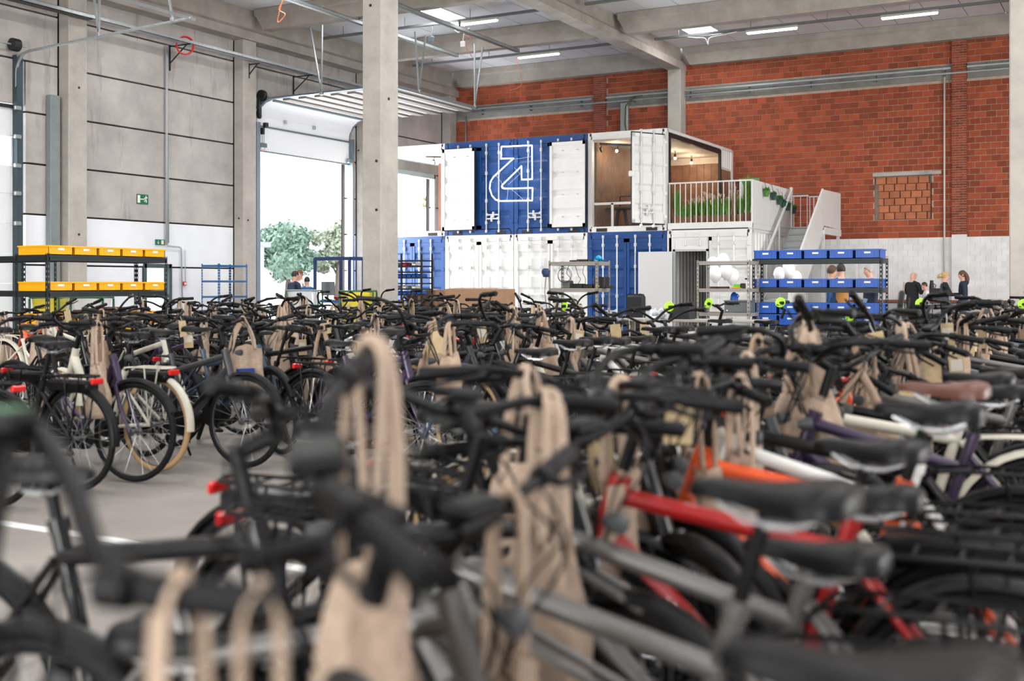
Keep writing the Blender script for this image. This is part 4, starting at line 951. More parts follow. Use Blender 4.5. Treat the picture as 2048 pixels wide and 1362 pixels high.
SPOST2 = MB().tube([Vector((-.13, 0, .68)), SAD], .0145, 10).mesh('seat_post', blk, 50)
CRK = MB().lathe([(.09, -.004), (.095, -.002), (.095, .002), (.09, .004)], 24, Matrix.Translation((0, -.065, .30)) @ Matrix.Rotation(R(90), 4, 'X')).bar((0, -.085, .30), (.12, -.095, .18), .02, .025).bar((0, .085, .30), (-.12, .095, .42), .02, .025).mesh('crank', blk)
PED = {s: MB().cbox(.12*s-.045, .12*s+.045, (-.15 if s > 0 else .10), (-.10 if s > 0 else .15), (.18 if s > 0 else .42)-.012, (.18 if s > 0 else .42)+.012, .006).mesh('pedal', blk) for s in (1, -1)}
CHG = MB().cbox(-.50, .10, -.082, -.072, .27, .385, .03).mesh('chain_guard', blk, 40)
KST = MB().tube([(-.13, .05, .29), (-.16, .20, .01)], .010, 6).mesh('kickstand', blk)
TAIL = MB().cbox(-.665, -.64, -.05, .05, .715, .755, .008).mesh('tail_light', redl); HEADL = MB().lathe([(.014, -.03), (.024, 0), (.024, .02), (.010, .024)], 12, Matrix.Translation((.55, 0, .86)) @ Matrix.Rotation(R(90), 4, 'Y')).mesh('headlight', [lens], 40)
DISP = MB().cbox(.43, .50, -.045, .045, 1.05, 1.075, .008).mesh('display', blk); DISPS = MB().box(.44, .49, -.034, .034, 1.0755, 1.0765).mesh('screen', scr)
LIMED = MB().lathe([(.02, -.012), (.045, -.004), (.060, .008), (.055, .014), (.02, .006)], 18, Matrix.Translation((.40, .28, 1.062)) @ Matrix.Rotation(R(-75), 4, 'X') @ Matrix.Rotation(R(12), 4, 'Y')).mesh('lime_cap', lime, 40)
FLAP = MB().box(-.86, -.83, -.03, .03, .12, .3).mesh('mud_flap', rub)

BIKE = {}
def steerM(ang, rise, roll=0):
    if roll: return Matrix.Translation(HT0) @ Matrix.Rotation(R(ang), 4, STAX) @ Matrix.Translation(-HT0), Matrix.Translation(STAX*rise) @ Matrix.Translation((.45, 0, 1.02)) @ Matrix.Rotation(R(roll), 4, 'X') @ Matrix.Translation((-.45, 0, -1.02))
    return Matrix.Translation(HT0) @ Matrix.Rotation(R(ang), 4, STAX) @ Matrix.Translation(-HT0), Matrix.Translation(STAX*rise)
def bicycle(x, y, head, label, group, kind='city', paint='black', bar='flat', steer=0, rise=0.0, seat=0.0, sad='slim', brown=False, near=True, fat=False, rack=True, fen=True, tanwall=False, lim=False, lean=0, forkp=None, roll=0):
    t = thing('bicycle', label, 'bicycle', (x, y, 0), R(head), group)
    t.rotation_euler = (R(lean), 0, R(head))
    P = PAINT[paint]; S, U = steerM(steer, rise, roll)
    wk = 'fat' if fat else 'std'
    O('frame', FR[kind], t, None, P); O('fork', FORK, t, S, PAINT[forkp] if forkp else P)
    if near:
        (rf, tf), (rr, tr) = W_N[wk]
        w1 = O('front_wheel', rf, t, S); O('tire', tf, w1, None, tanw if tanwall else rub); w2 = O('rear_wheel', rr, t); O('tire', tr, w2, None, tanw if tanwall else rub)
    else:
        O('front_wheel', W_F[wk][0], t, S); O('rear_wheel', W_F[wk][1], t)
    up = Matrix.Translation(SPT*seat)
    sd = O('saddle', SADDLE[sad], t, up @ SADM, sadb if brown else sadm)
    O('seat_post', SPOST2 if kind == 'step' else SPOST, t, up)
    hb = O('handlebar', BAR[bar], t, S @ U)
    for s in (-1, 1): O('grip', GRIP[(bar, s)], hb)
    if fen: O('front_fender', FEN_F, t, S, P if paint in ('cream', 'silver') else blk); O('rear_fender', FEN_R, t, None, P if paint in ('cream',) else blk)
    if rack: O('luggage_rack', RACK, t, None, P if paint == 'cream' else blk)
    if near:
        O('saddle_rail', SRAIL, sd)
        for s in (-1, 1): O('brake_lever', LEV[(bar, s)], hb)
        O('brake_cable', CAB[bar], hb); d = O('display', DISP, hb, Matrix.Translation((-.04, 0, .09)) if bar == 'cruiser' else None); O('screen', DISPS, d, None, scrg if bar == 'cruiser' else scr)
        O('crank', CRK, t); O('pedal', PED[1], t); O('pedal', PED[-1], t); O('motor', MOTOR, t); O('kickstand', KST, t)
        if kind == 'step' and rack: O('battery', RBAT, t)
        else: O('battery', DBAT, t)
        if kind in ('city', 'step'): O('chain_guard', CHG, t)
        if rack: O('tail_light', TAIL, t)
        O('headlight', HEADL, t, S)
    else:
        for s in (-1, 1): O('brake_lever', LEV[(bar, s)], hb)
    if lim: O('lime_cap', LIMED, hb)
    BIKE[t.name] = (steer, rise, roll, bar)
    return t
def bar_point(t, side, frac=.6):
    st_, ri_, ro_, bk_ = BIKE[t.name]; S, U = steerM(st_, ri_, ro_); f = sweep(bar_pts(bk_), 5); q = f[int(frac*(len(f)-1))]
    M = Matrix.Translation(t.location) @ t.rotation_euler.to_matrix().to_4x4()
    return M @ S @ U @ Vector((q.x, q.y*side, q.z))

# ---- tote bags and paper tags that hang from the bars
jute = mat('beige_canvas', (.46, .345, .26), .9, 0, 40, .16, .5, 220); jute2 = mat('sand_canvas', (.42, .30, .215), .9, 0, 40, .16, .5, 220); navyp = mat('blue_print', (.012, .045, .27), .8); kraft = mat('kraft_card', (.52, .40, .23), .85, 0, 20, .12)
def bag_mesh(v):
    q = random.Random(100+v); w0, w1, hgt, drop = [(.20, .34, .36, .26), (.09, .22, .36, .27), (.30, .36, .34, .22), (.12, .30, .40, .22)][v]
    nu, nv = 12, 12; vs = []; fs = []; ph = q.uniform(0, 6)
    for side in (1, -1):
        for j in range(nv+1):
            b = j/nv; w_ = w0 + (w1-w0)*min(1, b*1.6)**.8
            for i in range(nu+1):
                a = i/nu*2-1
                th = (.012 + .05*b)*(1-a*a)**.6 + .004
                fold = .022*math.sin(5*a+ph+3*b)*(1-.5*b) + .012*math.sin(11*a+2*ph-4*b)
                vs.append((side*th + fold, a*w_/2*(1+.05*math.sin(7*b+ph)), -drop - b*hgt + .02*math.sin(4*a+ph)*(1-b) - .015*math.cos(6*a+ph)*b))
    n = (nu+1)*(nv+1)
    for k in range(2):
        for j in range(nv):
            for i in range(nu):
                c = k*n + j*(nu+1) + i; fs.append((c, c+1, c+nu+2, c+nu+1))
    for j in range(nv):
        for i in (0, nu):
            c = j*(nu+1)+i; fs.append((c, c+nu+1, n+c+nu+1, n+c))
    for i in range(nu):
        c = nv*(nu+1)+i; fs.append((c, c+1, n+c+1, n+c))
    body = MB().add(vs, fs).mesh('bag_body', jute, 1)
    straps = []
    for s in (1, -1):
        e = w0*.33
        straps.append(MB().tube(sweep([(s*.02, -e, -drop-.03), (s*.025, -e*.7, -drop*.55), (s*.02, -.012, -.01), (0, 0, .018), (s*.02, .012, -.01), (s*.025, e*.7, -drop*.55), (s*.02, e, -drop-.03)], 4), .018, 6, True, .22, (1, 0, 0)).mesh('strap', jute, 1))
    pr = MB(); z0 = -drop - hgt*.78
    pr.add([(.095, -.07, z0), (.095, .07, z0), (.09, .07, z0+.09), (.09, -.07, z0+.09), (.02, -.07, z0), (.02, .07, z0), (.02, .07, z0+.09), (.02, -.07, z0+.09)], [(0,1,2,3),(0,4,5,1),(1,5,6,2),(2,6,7,3),(3,7,4,0)])
    return body, straps, pr.mesh('printed_patch', navyp)
BAGS = [bag_mesh(v) for v in range(4)]
def tote(p, v, rz, label, group, sc=1.0, patch=False, tint=False):
    t = thing('tote_bag', label, 'bag', p, rz, group); t.scale = (sc, sc, sc)
    body, straps, pr = BAGS[v]; m = jute2 if tint else jute
    O('bag_body', body, t, None, m)
    for s in straps: O('strap', s, t, None, m)
    if patch: O('printed_patch', pr, t)
TAGM = MB().cbox(-.0015, .0015, -.045, .045, -.22, -.07, .0005).mesh('card', kraft); STRM = MB().tube([(0, 0, -.075), (.004, .01, -.03), (0, 0, .01)], .002, 4).mesh('string', paper)
TPR = MB().box(.0016, .002, -.034, .034, -.17, -.10).mesh('print', mat('tag_print', (.62, .58, .50), .8))
def card(p, rz, tilt, label, group):
    t = thing('paper_tag', label, 'tag', p, rz, group); t.rotation_euler = (R(tilt), 0, rz); O('card', TAGM, t); O('string', STRM, t); O('print', TPR, t)

Q = random.Random(5)
# ---- hand-placed bicycles next to the viewer
def near_bag(t, side, v, rz, lab, frac=.6, sc=1.0, patch=False): tote(bar_point(t, side, frac), v, R(rz), lab, 'canvas totes on the near bicycles', sc, patch)
NB = 'near bicycles'
b = bicycle(-.925, .465, 117, 'black bicycle with a tall curved cruiser bar at the lower picture corner', NB, 'step', 'black', 'cruiser', 0, .07, rack=False)
near_bag(b, -1, 1, 60, 'pale tote dangling from the curved cruiser bar', .80, .8); near_bag(b, -1, 3, 40, 'yellowish tote under the end of the curved cruiser bar', .98, .7)
b = bicycle(-2.02, 1.80, 2, 'black bicycle with a bare upright frame over the open floor', NB, 'city', 'black', 'riser', 35, .04, -.06, rack=False)
b = bicycle(-1.38, 1.53, 4, 'warm silver bicycle with a thick head tube at the bottom centre', NB, 'mtb', 'silver', 'flat', -20, -.04, -.28, rack=False, forkp='silver')
near_bag(b, 1, 0, 200, 'tote with printed panel draped over the silver head tube', .35, 1.0)
b = bicycle(-1.52, 2.32, -3, 'black rack bicycle with a red rear reflector beyond the bare frame', NB, 'city', 'black', 'flat', -20, .0, -.10)
b = bicycle(-1.88, 2.74, 4, 'black low-step bicycle with a rear battery beyond the red rear reflector', NB, 'step', 'black', 'swept', 18, .0, -.06)
near_bag(b, -1, 0, 75, 'tote hanging from the low-step bicycle with a rear battery', .6, .95)
b = bicycle(-.44, 1.12, 178, 'black bicycle whose saddle is cut by the lower picture edge', NB, 'city', 'black', 'riser', 42, .12, .0, sad='wide')
near_bag(b, -1, 0, 20, 'wide beige tote with long straps hung on a raised grip', .92, 1.05)
b = bicycle(-.76, 1.90, 181, 'grey bicycle with two parallel sloping tubes under the nearest whole saddle', NB, 'twin', 'silver', 'flat', -22, .10, .02, sad='wide')
near_bag(b, -1, 1, 150, 'narrow tote hanging between the sloping grey tubes', .6)
b = bicycle(-.72, 2.25, 178, 'grey bicycle with a sloping tube, second beside the nearest whole saddle', NB, 'twin', 'silver', 'flat', -20, .0, -.16)
b = bicycle(-.74, 2.70, 183, 'dark red bicycle between the grey pair and the tote with blue patch', NB, 'city', 'red', 'swept', 25, .03, -.12)
b = bicycle(-.80, 3.02, 179, 'black bicycle carrying the tote with the large blue patch', NB, 'step', 'black', 'swept', 10, .0, -.05, sad='wide')
near_bag(b, 1, 2, 190, 'big tote with a blue patch beside the red seat tube', .6, 1.0, True)
b = bicycle(-.72, 3.28, 182, 'orange-red bicycle with a bright red seat tube', NB, 'city', 'orange', 'flat', -15, .02, .03, sad='slim')
near_bag(b, -1, 3, 170, 'tote hanging in front of the orange head tube', .6)
b = bicycle(-.74, 3.62, 177, 'white bicycle with a wide slanted frame beside the orange one', NB, 'mtb', 'white', 'riser', 30, .0, -.02, rack=False)
b = bicycle(-.78, 4.0, 180, 'black bicycle with a brown leather saddle', NB, 'city', 'black', 'swept', 5, .0, .03, sad='wide', brown=True)
near_bag(b, 1, 0, 10, 'tote behind the bar of the brown saddle bicycle', .7)

# ---- the packed rows
ONES = ['', 'first', 'second', 'third', 'fourth', 'fifth', 'sixth', 'seventh', 'eighth', 'ninth', 'tenth', 'eleventh', 'twelfth', 'thirteenth', 'fourteenth', 'fifteenth', 'sixteenth']
PCOL = ['black']*12 + ['graphite']*4 + ['red', 'silver', 'blue', 'cream', 'purple', 'orange', 'white']
CNAME = {'black': 'black', 'graphite': 'graphite grey', 'red': 'red', 'silver': 'silver', 'blue': 'dark blue', 'cream': 'cream', 'purple': 'plum', 'orange': 'orange', 'white': 'white'}
KNAME = {'city': 'straight-frame', 'step': 'low-step', 'twin': 'slim-frame', 'mtb': 'mountain'}
SY, CYW = math.sin(R(28.75)), math.cos(R(28.75))
def px(x, y):
    d = -SY*x + CYW*y; r = CYW*x + SY*y
    return (1024 + 2271*r/d if d > .3 else -9999), d
def dmax(p):      # the packed field ends nearer the viewer in front of the doorway and the blue crates
    if p < 1120: return 21.0
    if p < 1200: return 21.0 - (p-1120)/80*9.0
    if p < 1640: return 11.2
    return 11.2 + min(1, (p-1640)/120)*5.0
def row(xc, y0, y1, step, flip, zone, yjit=.05, xj=.09):
    y = y0; k = 0; n = 0
    while y < y1:
        hd = flip if flip is not None else (180 if k % 2 else 0)
        sgn = -1 if abs(hd) > 90 else 1
        ax = xc - .08*sgn + Q.uniform(-xj, xj); ay = y + Q.uniform(-yjit, yjit)
        pxb, d = px(ax + .4*sgn, ay); pxs, _ = px(ax - .22*sgn, ay)
        kind = Q.choice(['city', 'city', 'step', 'step', 'twin', 'mtb']); paint = Q.choice(PCOL); bar = Q.choice(['flat', 'riser', 'swept', 'flat', 'swept'])
        steer = max(-80, min(80, Q.gauss(0, 38))); rise = Q.uniform(-.04, .08) - (.05 if d > 9 else 0); seat = Q.uniform(-.09, .03); near = d < 9.5; roll = Q.gauss(0, 17)
        sadk = Q.choice(['slim', 'wide', 'wide']); v = Q.randrange(4); hb_, ht_ = Q.random(), Q.random(); rz = Q.uniform(0, 6.28); tl = Q.uniform(-15, 15); sd = Q.choice((-1, 1)); lean = Q.gauss(1.5, 2.5); rk = Q.random() < .7; hj = Q.gauss(0, 5); sc_ = Q.uniform(.82, 1.08)
        if (-330 < pxb < 2400 or -330 < pxs < 2400) and d > .8 and d < dmax(pxb):
            n += 1
            if n <= 14: lab = '%s %s bicycle, %s from near end of the %s' % (CNAME[paint], KNAME[kind], ONES[n], zone); wh = 'the %s bicycle of the %s' % (ONES[n], zone)
            else: lab = '%s %s bicycle in the far part of the %s' % (CNAME[paint], KNAME[kind], zone); wh = 'a far bicycle of the %s' % zone
            t = bicycle(ax, ay, hd + hj, lab, 'bicycles of the ' + zone, kind, paint, bar, steer, rise, seat, sadk, False, near, kind == 'mtb', rk and kind != 'mtb', kind != 'mtb', Q.random() < .1, False, lean, None, roll)
            if hb_ < .55: tote(bar_point(t, sd, .45 + .35*ht_), v, rz, 'beige canvas tote hanging from ' + wh, 'totes of the ' + zone, sc_, v in (0, 2) and hb_ < .25, hb_ < .2)
            if ht_ < .5: card(bar_point(t, -sd, .5), rz*1.7, tl, 'kraft paper tag tied to ' + wh, 'tags of the ' + zone)
        y += step; k += 1
row(-.78, 4.38, 15.5, .40, 180, 'edge row with outward saddles')
row(-1.55, 2.95, 19.0, .40, 0, 'row facing the edge row')
row(-3.75, 6.6, 18.6, .42, 180, 'first row beyond the open floor')
row(-5.05, 6.9, 18.4, .44, 0, 'second row beyond the open floor')
row(-6.6, 7.0, 18.2, .43, None, 'third row beyond the open floor')
row(-8.35, 7.4, 18.0, .44, 0, 'row before the grey charger shelf')
row(-9.75, 8.2, 17.8, .44, 180, 'row before the large cardboard box')
row(-11.3, 9.0, 17.0, .45, None, 'row before the free-standing column')
row(-12.75, 9.8, 15.5, .46, 0, 'row beside the yellow crates')
row(-15.9, 16.2, 18.2, .5, 0, 'far row by the milky sack')
row(-17.4, 16.4, 20.5, .5, 180, 'far row by the empty blue shelf')
# bicycles that border the open floor, each told apart
FB = 'bicycles bordering the open floor'
bicycle(-6.62, 5.22, 180, 'black rack bicycle with red tail light at the edge of the open floor', FB, 'step', 'black', 'swept', 8, .0, -.03, sad='wide')
bicycle(-6.62, 4.62, 180, 'black bicycle cut by the picture edge next to the red tail light', FB, 'twin', 'black', 'flat', -10, .0, 0)
t = bicycle(-6.70, 5.62, 2, 'plum bicycle with a sweeping low frame beside the open floor', FB, 'step', 'purple', 'flat', 6, .04, -.02, sad='wide')
tote(bar_point(t, -1, .5), 1, R(80), 'narrow tote hanging from the plum bicycle', 'totes bordering the open floor')
bicycle(-6.75, 6.05, 178, 'cream bicycle with tan tyres behind the plum one', FB, 'step', 'cream', 'swept', -14, .0, 0, tanwall=True)
t = bicycle(-6.45, 6.5, -2, 'graphite bicycle with a large down tube behind the plum one', FB, 'mtb', 'graphite', 'flat', 5, .05, 0, rack=False)
tote(bar_point(t, 1, .6), 2, R(-30), 'round-bellied tote with blue print on the graphite bicycle', 'totes bordering the open floor', .95, True)
bicycle(-8.3, 6.75, 0, 'black mountain bicycle with knobbly tyres near the picture edge', FB, 'mtb', 'black', 'flat', -12, .0, 0, fat=True, rack=False, fen=False)
bicycle(-8.5, 6.2, 180, 'black bicycle behind the red tail light, cut by the picture edge', FB, 'mtb', 'black', 'riser', 12, .0, 0, fat=True, rack=False, fen=False)
# lone bicycles with a lime disc at the grip, standing before the shelves
for (gx, gy, gz, hd, lab) in ((-4.69, 12.25, 1.12, 200, 'black bicycle with a lime grip disc before the black swivel chair'), (-4.30, 12.47, 1.16, 170, 'black bicycle with a lime grip disc before the dark doorway'), (-3.59, 12.86, 1.17, 190, 'black bicycle with a lime grip disc before the blue crate shelf corner'),
        (-2.84, 13.27, 1.0, 175, 'black bicycle with a lime grip disc below the blue crates'), (-2.18, 13.63, 1.16, 185, 'black bicycle with a lime grip disc before the bald man'), (-1.15, 14.2, 1.15, 180, 'black bicycle with a lime grip disc by the edge column'), (-5.73, 11.68, 1.13, 160, 'black bicycle with a lime grip disc before the charger shelf')):
    a = R(hd); fx, fy = math.cos(a), math.sin(a); lx, ly = -fy, fx
    bicycle(gx - .40*fx - .28*lx, gy - .40*fy - .28*ly, hd, lab, 'bicycles with lime grip discs', 'mtb', 'black', 'flat', 0, gz - 1.062, -.05, near=False, rack=False, fen=False, lim=True)
# ================================================================== SHELVES, CRATES, WORKBENCHES
shelf_k = mat('dark_green_black_steel', (.016, .022, .026), .45, .2); shelf_g = mat('grey_shelf_steel', (.33, .31, .28), .5, .3); shelf_b = mat('blue_shelf_steel', (.025, .13, .33), .45)
wood_s = mat('chipboard_shelf', (.36, .24, .13), .7, 0, 12, .2)
yel = mat('yellow_crate_plastic', (.92, .44, .004), .42); blu = mat('blue_crate_plastic', (.004, .085, .45), .38); gry = mat('grey_crate_plastic', (.11, .125, .13), .45)
cardb = mat('brown_cardboard', (.42, .245, .145), .85, 0, 5, .1); cardb2 = mat('dark_cardboard', (.25, .12, .07), .85)
def post_mesh(hgt, m, w_=.045):
    b = MB(); t_ = .004
    for (ax, ay) in ((1, 0), (0, 1)):
        for (a, c) in ((0, .013), (w_-.013, w_)):
            b.box(*((a, c, 0, t_) if ax else (0, t_, a, c)), 0, hgt)
        z = 0
        while z < hgt - .03:
            b.box(*((.013, w_-.013, 0, t_) if ax else (0, t_, .013, w_-.013)), z, z+.045); z += .075
    return b.mesh('upright', m)
def shelf(name, lab, loc, rz, Lx, Dy, hgt, levels, m, board, beam=.065, group=None):   # front along local +x at y=0, depth to +y
    t = thing(name, lab, 'shelf', loc, rz, group)
    pm = post_mesh(hgt, m)
    for (x, y, a, b) in ((0, 0, 1, 1), (Lx, 0, -1, 1), (0, Dy, 1, -1), (Lx, Dy, -1, -1)): O('upright', pm, t, Matrix.Translation((x, y, 0)) @ Matrix.Diagonal((a, b, 1, 1)))
    for z in levels:
        MB().box(.02, Lx-.02, .0, .018, z-beam, z).box(.02, Lx-.02, -.008, .0, z-beam*.35, z-beam*.1).build('front_beam', m, t); MB().box(.02, Lx-.02, Dy-.018, Dy, z-beam, z).build('rear_beam', m, t)
        for x in (.0, Lx-.018): MB().box(x, x+.018, .02, Dy-.02, z-beam, z).build('side_beam', m, t)
        MB().box(.02, Lx-.02, .018, Dy-.018, z-.02, z-.004).build('shelf_board', board, t)
    return t
def crate_mesh(w_, d, hh, m):
    b = MB(); th = .012; tp = .012
    for (a0, a1, c0, c1) in ((0, w_, 0, th), (0, w_, d-th, d), (0, th, 0, d), (w_-th, w_, 0, d)): b.box(a0, a1, c0, c1, 0, hh)
    b.box(0, w_, 0, d, 0, .01)
    for (a0, a1, c0, c1) in ((-tp, w_+tp, -tp, .005), (-tp, w_+tp, d-.005, d+tp), (-tp, .005, 0, d), (w_-.005, w_+tp, 0, d)): b.box(a0, a1, c0, c1, hh-.022, hh)
    for k in (.04, .10, w_-.10, w_-.04): b.box(k-.004, k+.004, -.008, 0, .01, hh-.02)
    return b.mesh('crate', m)
LABELM = MB().box(-.055, .055, -.011, -.009, -.016, .016).mesh('label', paper)
def crates(parent_loc, rz, n, pitch, z, hh, w_, d, m, labf, group, extra=None, lift=0):
    me = crate_mesh(w_, d, hh, m); M0 = Matrix.Translation(parent_loc) @ Matrix.Rotation(rz, 4, 'Z')
    for k in range(n):
        p = M0 @ Vector((.03 + k*pitch, .02, z))
        t = thing('stacking_crate', labf(k), 'crate', p, rz, group); O('crate_body', me, t); O('label', LABELM, t, Matrix.Translation((w_/2, 0, hh*.62)))
ORD = ['first', 'second', 'third', 'fourth', 'fifth']
# blue crate shelf
BL_ = (-6.22, 20.6, 0)
shelf('steel_shelf', 'dark steel shelf loaded with blue crates in front of the stairs', BL_, 0, 2.33, .56, 1.84, (1.835, 1.31, .62), shelf_k, wood_s, .085)
for (z, nm) in ((1.838, 'top level'), (1.313, 'middle level')):
    crates(BL_, 0, 5, .457, z, .165, .43, .52, blu, lambda k, nm=nm: 'blue crate on the %s, %s from the grey shelf' % (nm, ORD[k]), 'blue crates on the shelf')
crates(BL_, 0, 5, .457, .623, .205, .43, .52, blu, lambda k: 'blue crate of the bottom level, lower layer, %s from the grey shelf' % ORD[k], 'blue crates on the shelf')
crates(BL_, 0, 5, .457, .835, .205, .43, .52, blu, lambda k: 'blue crate of the bottom level, upper layer, %s from the grey shelf' % ORD[k], 'blue crates on the shelf')
# yellow crate shelf (front along the wall direction)
YL = (-13.67, 11.07, 0)
shelf('steel_shelf', 'dark steel shelf loaded with yellow crates before the precast wall', YL, R(90), 2.30, .70, 1.82, (1.80, 1.275, .64), shelf_k, wood_s, .085)
for (z, nm) in ((1.803, 'top level'), (1.278, 'middle level')):
    crates(YL, R(90), 5, .452, z, .135, .43, .64, yel, lambda k, nm=nm: 'yellow crate on the %s, %s from the dark corner post' % (nm, ORD[k]), 'yellow crates on the shelf')
crates(YL, R(90), 5, .452, .643, .15, .43, .64, yel, lambda k: 'yellow crate of the bottom level, lower layer, %s from the dark corner post' % ORD[k], 'yellow crates on the shelf')
crates(YL, R(90), 5, .452, .797, .15, .43, .64, yel, lambda k: 'yellow crate of the bottom level, upper layer, %s from the dark corner post' % ORD[k], 'yellow crates on the shelf')
tag(MB().cbox(-14.25, -13.75, 12.0, 12.5, .955, .985, .004).cbox(-14.2, -13.8, 12.3, 12.75, .99, 1.02, .004).build('cardboard_sheet', cardb2), 'brown cardboard sheets lying on the lower yellow crates', 'cardboard')
shelf('steel_shelf', 'empty dark shelf cut by the picture edge beside the yellow crates', (-16.75, 11.35, 0), 0, 2.2, .6, 1.84, (1.80, 1.275, .64), shelf_k, wood_s, .085)
# empty blue shelf by the truck door
shelf('steel_shelf', 'empty light blue shelf beside the open truck door', (-21.0, 22.35, 0), R(90), 1.08, .62, 1.92, (1.89, 1.48, 1.07, .5), shelf_b, shelf_b, .05)
# grey charger shelf
shelf('steel_shelf', 'grey shelf with black chargers before the blue container', (-10.15, 20.0, 0), 0, 1.06, .6, 1.83, (1.82, 1.30, .6), shelf_g, wood_s, .075)
for k, (x, w_, hh) in enumerate(((-9.82, .16, .035), (-9.66, .22, .05), (-9.42, .1, .045), (-9.30, .14, .04))):
    t = thing('charger', 'flat black charger on the top board, %s from the cable reel' % ORD[k], 'charger', (x, 20.25, 1.82), 0, 'chargers on the grey shelf'); MB().cbox(0, w_, 0, .2, 0, hh, .01).build('case', blackm, t); MB().box(.02, .05, -.002, 0, .01, .02).build('socket', galv_d, t)
for k, (x, w_, hh, d) in enumerate(((-9.96, .17, .15, .2), (-9.74, .22, .09, .2), (-9.50, .2, .08, .2), (-9.27, .24, .22, .25), (-9.02, .1, .06, .2))):
    t = thing('charger', ['square grey charger beside the coiled cable on the middle board', 'low black charger in the middle board row, beside the square one', 'long black charger at the centre of the middle board', 'tall black battery box with yellow sticker on the middle board', 'small dark red charger at the shelf end'][k], 'charger', (x, 20.2, 1.30), 0, 'chargers on the grey shelf')
    MB().cbox(0, w_, 0, d, 0, hh, .012).build('case', blackm if k else gry, t)
    if k == 3: MB().box(.05, .13, -.002, 0, .03, .055).build('sticker', yel, t)
cb = mat('black_cable', (.02, .02, .02), .6)
wire('charger_cable', [(-9.75, 20.1, 1.75), (-9.8, 20.1, 1.6), (-9.72, 20.1, 1.5), (-9.7, 20.15, 1.36)], .006, cb, 'black cable hanging between the shelf boards, near the coil')
wire('charger_cable', [(-9.62, 20.1, 1.76), (-9.55, 20.1, 1.55), (-9.5, 20.1, 1.48), (-9.58, 20.15, 1.38)], .006, cb, 'wavy black cable at the centre of the charger shelf')
wire('charger_cable', [(-9.42, 20.1, 1.76), (-9.45, 20.1, 1.6), (-9.4, 20.1, 1.5), (-9.42, 20.15, 1.36)], .006, cb, 'black cable hanging above the tall battery box')
tag(MB().ring((-9.85, 20.12, 1.56), .15, .005, 24, 5, 'y').ring((-9.87, 20.13, 1.55), .14, .005, 24, 5, 'y').build('coiled_cable', cb, None, 1), 'round coil of black cable on the charger shelf', 'cable')
t = thing('cable_reel', 'dark blue tool hanging at the corner of the charger shelf', 'tool', (-10.19, 19.97, 1.62)); MB().lathe([(.04, -.06), (.075, -.05), (.05, -.02), (.05, .02), (.075, .05), (.04, .06)], 12, Matrix.Rotation(R(90), 4, 'X')).cbox(-.07, .07, -.03, .03, -.1, .02, .02).build('body', mat('navy_plastic', (.02, .04, .12), .5), t, 40); MB().tube([(0, 0, -.1), (-.03, 0, -.4), (.02, 0, -.75)], .006, 4).build('cord', cb, t)
t = thing('plastic_bag', 'crumpled cyan plastic bag on the charger shelf top', 'bag', (-9.2, 20.3, 1.82)); leafball(120, .07, 3, 1.3, .08).build('film', mat('cyan_film', (.01, .33, .62), .2), t); MB().ball((0, 0, .06), .065, 10, 8, 1, .8, 1).build('fill', mat('cyan_film', (.01, .33, .62), .2), t, 1)
# grey parts shelf beside the blue crates
shelf('steel_shelf', 'grey shelf between the balloons and the blue crate shelf', (-7.09, 20.0, 0), 0, 1.0, .6, 1.82, (1.80, 1.30, .86), shelf_g, wood_s, .065)
t = thing('storage_box', 'lidded grey plastic box on the lower board of the parts shelf', 'box', (-6.58, 20.05, .86)); MB().cbox(0, .46, 0, .4, 0, .2, .01).build('body', gry, t); MB().cbox(-.01, .47, -.01, .41, .2, .225, .006).build('lid', gry, t); MB().box(.16, .2, -.012, 0, .15, .19).box(.25, .29, -.012, 0, .15, .19).build('latch', blackm, t); MB().box(.04, .07, -.003, 0, .03, .05).build('mark', paper, t)
t = thing('watering_jug', 'blue plastic jug on the lidded grey box', 'jug', (-6.44, 20.2, 1.085)); MB().lathe([(.075, 0), (.075, .03), (.055, .11), (.03, .135), (.03, .15)], 14).build('body', blu, t, 40); MB().tube([(.06, 0, .03), (.09, 0, .08), (.05, 0, .12)], .01, 6).build('handle', blu, t)
t = thing('tool_case', 'flat dark brown case on the middle board of the parts shelf', 'case', (-6.88, 20.1, 1.30)); MB().cbox(0, .32, 0, .22, 0, .035, .008).build('shell', mat('dark_brown_case', (.03, .02, .018), .5), t); MB().cbox(.1, .22, -.015, 0, .01, .022, .004).build('handle', blackm, t)
t = thing('sorting_tray', 'green wedge tray with orange base on the parts shelf', 'tray', (-6.45, 20.1, 1.30)); MB().cbox(0, .2, 0, .2, 0, .025, .006).build('base', mat('orange_base', (.7, .3, .02), .5), t); MB().prism([(0.0, .025), (.2, .025), (.15, .08), (.05, .08)], 1, .01, .19).build('wedge', mat('green_wedge', (.10, .55, .01), .5), t)
t = thing('spray_bottle', 'white spray bottle at the end of the parts shelf', 'bottle', (-6.17, 20.15, 1.30)); MB().lathe([(.035, 0), (.038, .02), (.036, .1), (.014, .14), (.014, .16)], 12).build('bottle', paper, t, 40); MB().cbox(-.05, .02, -.012, .012, .16, .19, .006).build('trigger', blackm, t)
tag(MB().cbox(-6.30, -6.20, 20.1, 20.22, 1.30, 1.385, .01).cbox(-6.29, -6.21, 20.11, 20.21, 1.385, 1.395, .003).build('parts_box', blackm), 'small black parts box behind the green wedge', 'box')
